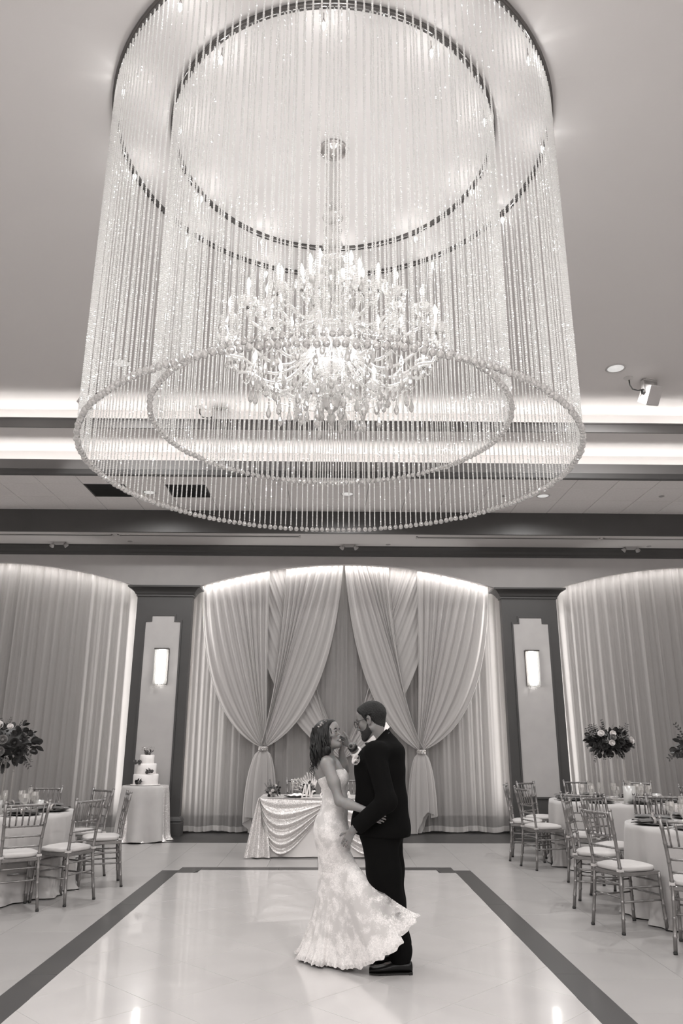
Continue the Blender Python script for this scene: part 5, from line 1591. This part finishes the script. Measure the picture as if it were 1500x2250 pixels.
# ------------------------------------------------------------------ bride
BO = Vector((0, 6.0, 0))
bride = thing('person', 'bride in a strapless lace mermaid gown with long wavy dark hair', 'person', BO)
yb_ = math.radians(-24); pb = math.radians(17)
bh = frame((-.008, .0, 1.546), (math.cos(yb_)*math.cos(pb), math.sin(yb_)*math.cos(pb), math.sin(pb)), up=(-.05, .06, 1), sc=.94)
bb = frame((0, 0, 0), (1, 0.05, 0))
QX = axis([(-.22, -.04, .006), (-.04, .16, .003), (.16, .46, .0036)]); QY = axis([(-.48, -.29, .0036), (-.29, -.12, .006), (-.12, .12, .0032), (.12, .26, .006)])
QZ = axis([(-.01, .90, .015), (.90, 1.10, .0036), (1.10, 1.36, .006), (1.36, 1.69, .003)])
B = Field(QX, QY, QZ)
def torso(B, o=0., k=.04):
    B.ell((.012, 0, 1.27), (.098+o, .140+o, .12+o), k, bb)
    for s in (-1, 1): B.ell((.084, s*.066, 1.238), (.060+o, .062+o, .060+o), .04, bb)
    B.ell((.052, 0, 1.06), (.092+o, .118+o, .15+o), k+.02, bb)
    B.ell((.032, 0, .86), (.112+o, .158+o, .17+o), k+.02, bb)
    B.ell((-.008, 0, .88), (.082+o, .135+o, .11+o), k+.02, bb)
torso(B)
wrR, elR, shR = Vector((.268, -.365, 1.036)), Vector((.082, -.225, 1.090)), Vector((-.008, -.165, 1.335))
wrL, elL, shL = Vector((.098, .055, 1.425)), Vector((.122, .135, 1.285)), Vector((.010, .160, 1.335))
for s in (-1, 1): B.cone((-.03, s*.03, 1.385), (-.008, s*.150, 1.345), .046, .042, .04)
B.cone((-.028, 0, 1.30), (-.028, 0, 1.40), .085, .055, .05)
B.cone((.035, -.02, 1.36), (.02, -.13, 1.355), .012, .012, .03).cone((.035, .02, 1.36), (.02, .13, 1.355), .012, .012, .03)
B.chain([shR, shR.lerp(elR, .5)+Vector((.004, -.008, 0)), elR, elR.lerp(wrR, .35), wrR], [.048, .040, .0325, .033, .023], .03)
B.chain([shL, shL.lerp(elL, .5), elL, elL.lerp(wrL, .35), wrL], [.047, .039, .032, .033, .023], .03)
B.chain([(.04, -.05, .85), (.05, -.045, .45), (.03, .02, .06)], [.065, .045, .03], .03).chain([(.04, .05, .85), (.05, .05, .45), (.03, .10, .06)], [.065, .045, .03], .03)
B.chain([(.03, .02, .03), (.12, .02, .025)], [.028, .022], .02).chain([(.03, .10, .03), (.12, .10, .025)], [.028, .022], .02)
head(B, bh, True, 0)
B.cone(bh @ Vector((-.030, 0, -.05)), (-.028, 0, 1.37), .047, .052, .03)
hand(B, wrR, (.80, -.16, -.42), (.1, .95, .1), (0, .2, 1), .160, (.12, .2, .2), .05, r=.95)
hand(B, wrL, (.15, -.05, .95), (-.9, -.1, 0), (0, -1, 0), .150, (.30, .4, .4), .06, r=.95)
bhi = np.array(bh.inverted())
def reg_b(c):
    L = c @ bhi[:3, :3].T+bhi[:3, 3]
    lips = (L[:, 0] > .076) & ((L[:, 1]/.027)**2+((L[:, 2]+.0705)/.012)**2 < 1)
    return lips.astype(int)
link('body', B.mesh('body', [M_skin_b, M_lip], region=reg_b), bride)
eye(bride, bh, True)
th = MB(); th.tube([(.0985-.02*abs(q)**2, q*.019, -.0712+.0045*q*q) for q in [i/5-1 for i in range(11)]], [.0008+.0034*(1-abs(i/5-1)**2) for i in range(11)], 6)
o = part('teeth', th, M_teeth, bride); o.matrix_local = bh
# ---- hair
HF = Field(axis([(-.25, .12, .0035)]), axis([(-.19, .17, .0035)]), axis([(1.18, 1.70, .0035)]))
head(HF, bh, True, 0)
lx, ly, lz = HF.local(bh)
skull = HF.F.copy()
hl = np.interp(lx, [-.12, -.02, .0, .03, .055, .078, .1], [-.3, -.3, -.06, .005, .045, .072, .09])
cap = np.maximum(skull-np.interp(lz, [-.05, .0, .08, .12], [.02, .018, .014, .010])*np.clip((lz-hl)/.03, .12, 1), hl-lz)
HF.F = cap.astype(np.float32)
rr = random.Random(17)
HF.chain([bh @ Vector((-.062, 0, .01)), (-.068, -.01, 1.46), (-.070, -.02, 1.38), (-.082, -.035, 1.30)], [.060, .058, .050, .016], .03)
HF.chain([bh @ Vector((-.025, -.064, .02)), bh @ Vector((-.022, -.080, -.06)), (-.022, -.100, 1.435), (-.045, -.105, 1.375)], [.028, .034, .036, .022], .025)
HF.chain([bh @ Vector((-.05, .06, .0)), (-.05, .085, 1.45), (-.02, .085, 1.37)], [.034, .036, .022], .02)
wav = .0018*np.sin(lz*90+lx*160+ly*60)+.0012*np.sin(lz*50+ly*290+lx*260)
hr = link('hair', HF.mesh('hair', M_hair_b, F=HF.F+wav.astype(np.float32)*np.clip((.06-lz)/.1, 0, 1), smooth=1), bride)
lk = MB()
def lock(p0, p1, n, amp, rad, tw, sway=(0, 0, 0), seed=0):
    p0, p1 = Vector(p0), Vector(p1); P = []; r0 = random.Random(seed); f0 = r0.uniform(0, 6)
    for i in range(n+1):
        q = i/n; c = p0.lerp(p1, q)+Vector(sway)*math.sin(PI*q)
        a = f0+tw*2*PI*q; g = amp*min(1, q*2.2)
        P.append(c+Vector((math.cos(a)*g, math.sin(a)*g, 0)))
    lk.tube(P, [rad*(1-.72*abs(2*(i/n)-.75)**1.6) if i else rad*.6 for i in range(n+1)], 6)
s_ = 0
for k in range(70):   # locks over the crown and down the near side
    u = (k*.618) % 1; w_ = rr.random()
    top = bh @ Vector((.055-.125*u, -.030-.045*math.sin(PI*min(1, u+.15))*(.5+.5*w_)-.008, .098-.05*w_-.02*abs(u-.35)))
    bot = Vector((-.015-.085*u+rr.uniform(-.02, .02), -.125+.04*rr.random(), 1.385-.06*u*rr.random()+rr.uniform(-.03, .03)))
    lock(top, bot, 16, .005+.006*rr.random(), .0066, 1.1+rr.random(), (-.004, -.036, 0), k)
for k in range(50):   # waves down the back
    top = bh @ Vector((-.085-.015*rr.random(), rr.uniform(-.05, .05), .06+rr.uniform(-.04, .03)))
    bot = Vector((-.082+rr.uniform(-.03, .02), rr.uniform(-.09, .03), 1.31+rr.uniform(-.05, .07)))
    lock(top, bot, 18, .007+.007*rr.random(), .0072, 1.4+rr.random(), (-.022, -.012, 0), 100+k)
for p0, p1, am, tw in (((-.105, -.06, 1.42), (-.138, -.05, 1.25), .017, 2.2), ((-.105, -.04, 1.40), (-.132, -.03, 1.215), .020, 2.6), ((-.11, -.07, 1.40), (-.115, -.08, 1.24), .014, 2.4), ((-.118, .0, 1.40), (-.128, .0, 1.23), .016, 2.)):
    lock(p0, p1, 26, am, .0034, tw, (0, 0, 0), int(am*1000))
lock(bh @ Vector((.062, -.052, .045)), bh @ Vector((.040, -.074, -.085)), 14, .005, .0030, .8, (.006, -.004, 0), 5)
lock(bh @ Vector((.060, -.054, .04)), bh @ Vector((.030, -.080, -.12)), 16, .007, .0030, 1.2, (.004, -.006, 0), 6)
part('wavy_locks', lk, M_hair_b, hr)
vine = MB(); rv = random.Random(3)
for k in range(46):
    u = rv.random(); p = bh @ Vector((.045-.105*u, -.048-.034*math.sin(PI*min(1, u*1.2))+rv.uniform(-.012, .012)-.012, .100-.055*u+rv.uniform(-.012, .012)))
    vine.ball(p, rv.choice((.0028, .0035, .005)), 6, 4)
part('hair_vine', vine, M_gem, bride, label='sparkling beaded hair vine')
ea = MB()
for k in range(4): ea.ball(bh @ Vector((-.004, -.088, -.040-.010*k)), .0045-.0005*k, 8, 5)
part('earring', ea, M_gem, bride)
# ---- gown
def lace(name, base, dark, scale, thr):
    """lace appliqué on satin: raised floral threads, flat ground"""
    m = bpy.data.materials.new(name); m.use_nodes = True; nt = m.node_tree; b = nt.nodes['Principled BSDF']
    tc = nt.nodes.new('ShaderNodeTexCoord'); big = nt.nodes.new('ShaderNodeTexNoise'); big.inputs['Scale'].default_value = scale*.22; big.inputs['Detail'].default_value = 3
    vo = nt.nodes.new('ShaderNodeTexVoronoi'); vo.inputs['Scale'].default_value = scale; vo.feature = 'SMOOTH_F1'
    fi = nt.nodes.new('ShaderNodeTexNoise'); fi.inputs['Scale'].default_value = scale*2.4; fi.inputs['Detail'].default_value = 6
    for n_ in (big, vo, fi): nt.links.new(tc.outputs['Object'], n_.inputs['Vector'])
    at = nt.nodes.new('ShaderNodeAttribute'); at.attribute_name = 'lace'
    ad = nt.nodes.new('ShaderNodeMath'); ad.operation = 'ADD'; nt.links.new(big.outputs['Fac'], ad.inputs[0]); nt.links.new(at.outputs['Fac'], ad.inputs[1])
    f2 = nt.nodes.new('ShaderNodeMath'); f2.operation = 'MULTIPLY_ADD'; f2.inputs[1].default_value = .30; nt.links.new(fi.outputs['Fac'], f2.inputs[0]); nt.links.new(ad.outputs[0], f2.inputs[2])
    rg_ = nt.nodes.new('ShaderNodeMapRange'); rg_.inputs['From Min'].default_value = thr; rg_.inputs['From Max'].default_value = thr+.17
    nt.links.new(f2.outputs[0], rg_.inputs['Value'])
    v2 = nt.nodes.new('ShaderNodeMapRange'); v2.inputs['From Min'].default_value = .1; v2.inputs['From Max'].default_value = .75; v2.inputs['To Min'].default_value = 1.0; v2.inputs['To Max'].default_value = .55
    nt.links.new(vo.outputs['Distance'], v2.inputs['Value'])
    th_ = nt.nodes.new('ShaderNodeMapRange'); th_.inputs['From Min'].default_value = .40; th_.inputs['From Max'].default_value = .60; th_.inputs['To Min'].default_value = .55; th_.inputs['To Max'].default_value = 1.
    nt.links.new(fi.outputs['Fac'], th_.inputs['Value'])
    m0 = nt.nodes.new('ShaderNodeMath'); m0.operation = 'MULTIPLY'; nt.links.new(th_.outputs['Result'], m0.inputs[0]); nt.links.new(v2.outputs['Result'], m0.inputs[1])
    mu = nt.nodes.new('ShaderNodeMath'); mu.operation = 'MULTIPLY'; nt.links.new(rg_.outputs['Result'], mu.inputs[0]); nt.links.new(m0.outputs[0], mu.inputs[1])
    mx = nt.nodes.new('ShaderNodeMix'); mx.data_type = 'RGBA'; mx.inputs['A'].default_value = tint(dark); mx.inputs['B'].default_value = tint(base)
    nt.links.new(mu.outputs[0], mx.inputs['Factor']); nt.links.new(mx.outputs['Result'], b.inputs['Base Color'])
    bp = nt.nodes.new('ShaderNodeBump'); bp.inputs['Strength'].default_value = .35; bp.inputs['Distance'].default_value = .004
    nt.links.new(mu.outputs[0], bp.inputs['Height']); nt.links.new(bp.outputs['Normal'], b.inputs['Normal'])
    b.inputs['Roughness'].default_value = .75; b.inputs['Sheen Weight'].default_value = .2
    # sheer tulle where the skirt floats: threads stay, ground opens
    sh_ = nt.nodes.new('ShaderNodeAttribute'); sh_.attribute_name = 'sheer'
    iv = nt.nodes.new('ShaderNodeMath'); iv.operation = 'SUBTRACT'; iv.inputs[0].default_value = 1; nt.links.new(mu.outputs[0], iv.inputs[1])
    m3 = nt.nodes.new('ShaderNodeMath'); m3.operation = 'MULTIPLY'; nt.links.new(iv.outputs[0], m3.inputs[0]); nt.links.new(sh_.outputs['Fac'], m3.inputs[1])
    al = nt.nodes.new('ShaderNodeMath'); al.operation = 'SUBTRACT'; al.inputs[0].default_value = 1; nt.links.new(m3.outputs[0], al.inputs[1])
    nt.links.new(al.outputs[0], b.inputs['Alpha'])
    return m
M_lace = lace('gown_lace', .78, .48, 60, .62)
D = Field(axis([(-.16, .24, .005)]), axis([(-.24, .24, .005)]), axis([(.56, 1.36, .005)]))
torso(D, .007)
D.cone((.045, 0, .80), (.055, 0, .55), .118, .112, .06)
X, Y, Z = D.grid()
top = 1.262+.05*np.clip(X/.12, -1.1, 1)-.025*np.exp(-(Y/.03)**2)*(X > .05)+.014*np.cos(Y*45)*(X > .05)
D.F = np.maximum(np.maximum(D.F, Z-top), .60-Z)
gown = link('gown', D.mesh('gown', M_lace, smooth=1), bride)
ATT = gown.data.attributes.new('lace', 'FLOAT', 'POINT')
co = np.empty(len(gown.data.vertices)*3, np.float32); gown.data.vertices.foreach_get('co', co); co = co.reshape(-1, 3)
ATT.data.foreach_set('value', np.interp(co[:, 2], [.60, .75, 1.0, 1.15, 1.3], [.04, .10, .06, .0, .10]).astype(np.float32))
hem = [(0, .605, -.43, .385), (12, .47, -.40, .40), (26, .33, -.30, .30), (45, .25, -.05, .13), (68, .20, .20, .03), (95, .07, .36, .012), (130, -.12, .34, .012), (165, -.215, .25, .012), (195, -.215, .10, .012), (220, -.165, -.03, .012), (245, -.08, -.11, .012), (268, .01, -.15, .012), (286, .12, -.21, .018), (300, .22, -.31, .04), (313, .32, -.41, .10), (326, .42, -.45, .17), (338, .50, -.46, .25), (350, .575, -.455, .325)]
hem = [(a if a >= 0 else a+360, x, y, z) for a, x, y, z in hem]; hem.sort()
ha = np.array([h_[0]-360 for h_ in hem]+[h_[0] for h_ in hem]+[h_[0]+360 for h_ in hem]); hv = np.array([h_[1:] for h_ in hem]*3)
def hemp(a): return [float(np.interp(a, ha, hv[:, i])) for i in range(3)]
_m = (np.abs(co[:, 2]-.735) < .006); _a = np.degrees(np.arctan2(co[_m, 1], co[_m, 0]-.047)) % 360; _r = np.hypot(co[_m, 1], co[_m, 0]-.047); _o = np.argsort(_a)
_a = np.concatenate([_a[_o]-360, _a[_o], _a[_o]+360]); _r = np.concatenate([_r[_o]]*3)
_ga = np.arange(0, 361, 3.); _gr = np.array([_r[np.abs(_a-q) < 5].max() for q in _ga])
def skirt(u, v):
    a = 360*u; ar = math.radians(a)
    hx, hy, hz = hemp(a)
    z0 = .74; r0 = float(np.interp(a, _ga, _gr))-.003
    top_ = Vector((.047+r0*math.cos(ar), r0*math.sin(ar), z0-.0))
    H_ = Vector((hx, hy, hz))
    # stays close to the thigh, then flares: quadratic with a control straight below
    k = .40
    wr_ = max(0, math.cos(math.radians(a-338)))**2
    ctl = Vector((.052+(hx-.05)*(.30+.07*wr_), hy*(.36+.50*wr_), z0-(z0-hz)*(.50+.06*wr_)))
    p = top_*(1-v)**2+ctl*2*v*(1-v)+H_*v*v
    f = math.sin(9*ar+.6)*.55+math.sin(14*ar+2.)*.30+.25*math.sin(23*ar)
    n_ = Vector((math.cos(ar), math.sin(ar), 0)); amp = .030*max(0, v-.25)**1.1*1.3
    p = p+n_*f*amp
    if v > .90: p += n_*.012*math.sin(41*ar)*(v-.9)*10+Vector((0, 0, .008*abs(math.sin(30*ar))*(v-.9)*10))
    p.z = max(.004, p.z)
    return p
sk = MB().grid(skirt, 260, 46, wrap=True)
so2 = link('skirt', sk.mesh('skirt', M_lace), bride)
me = so2.data; l1 = me.attributes.new('lace', 'FLOAT', 'POINT'); s1 = me.attributes.new('sheer', 'FLOAT', 'POINT')
lv, sv = [], []
for j in range(46):
    for i in range(260):
        v = j/45; a = 360*i/260
        lv.append(float(np.interp(v, [0, .25, .5, .75, .86, 1], [.10, .05, -.02, .02, .16, .22])))
        d = min(abs(a-2), abs(a-362)); sv.append(.85*max(0, 1-d/30)*max(0, min(1, (v-.38)/.2))*(1 if v < .9 else .7))
l1.data.foreach_set('value', lv); s1.data.foreach_set('value', sv)
# satin lining under the lace
lin_ = MB().grid(lambda u, v: Vector((.045, .0, 0))+Vector((1, 1, 1))*0+(lambda p: Vector((min(p.x, .40-.0*v)*.94-.045+.002, p.y*.94, p.z*1.0+.006)))(skirt(u, v*.96)), 120, 24, wrap=True)
part('lining', lin_, M_liningm if 'M_liningm' in globals() else mat('satin_lining', .52, .45, sheen=.1), so2)
# scalloped lace edge, a band of raised petals along the hem
sc_ = MB()
for i in range(150):
    u = i/150; p = Vector(skirt(u, .985)); q = Vector(skirt(u, .93)); t_ = Vector(skirt((u+.003) % 1, .985))-p
    n_ = t_.cross(q-p); n_ = n_.normalized()*.004 if n_.length > 0 else Vector((0, 0, 0))
    w_ = t_.normalized()*.009; up_ = (q-p).normalized()
    if p.z < .03 and False: continue
    vs = [p+n_]+[p+n_*1.5+w_*math.cos(b)*1.0+up_*(.010*math.sin(b)+.003) for b in [k*PI/4 for k in range(8)]]
    sc_.add(vs, [(0, k+1, (k+1) % 8+1) for k in range(8)], True)
part('lace_edge', sc_, M_lace, so2, kind='stuff')
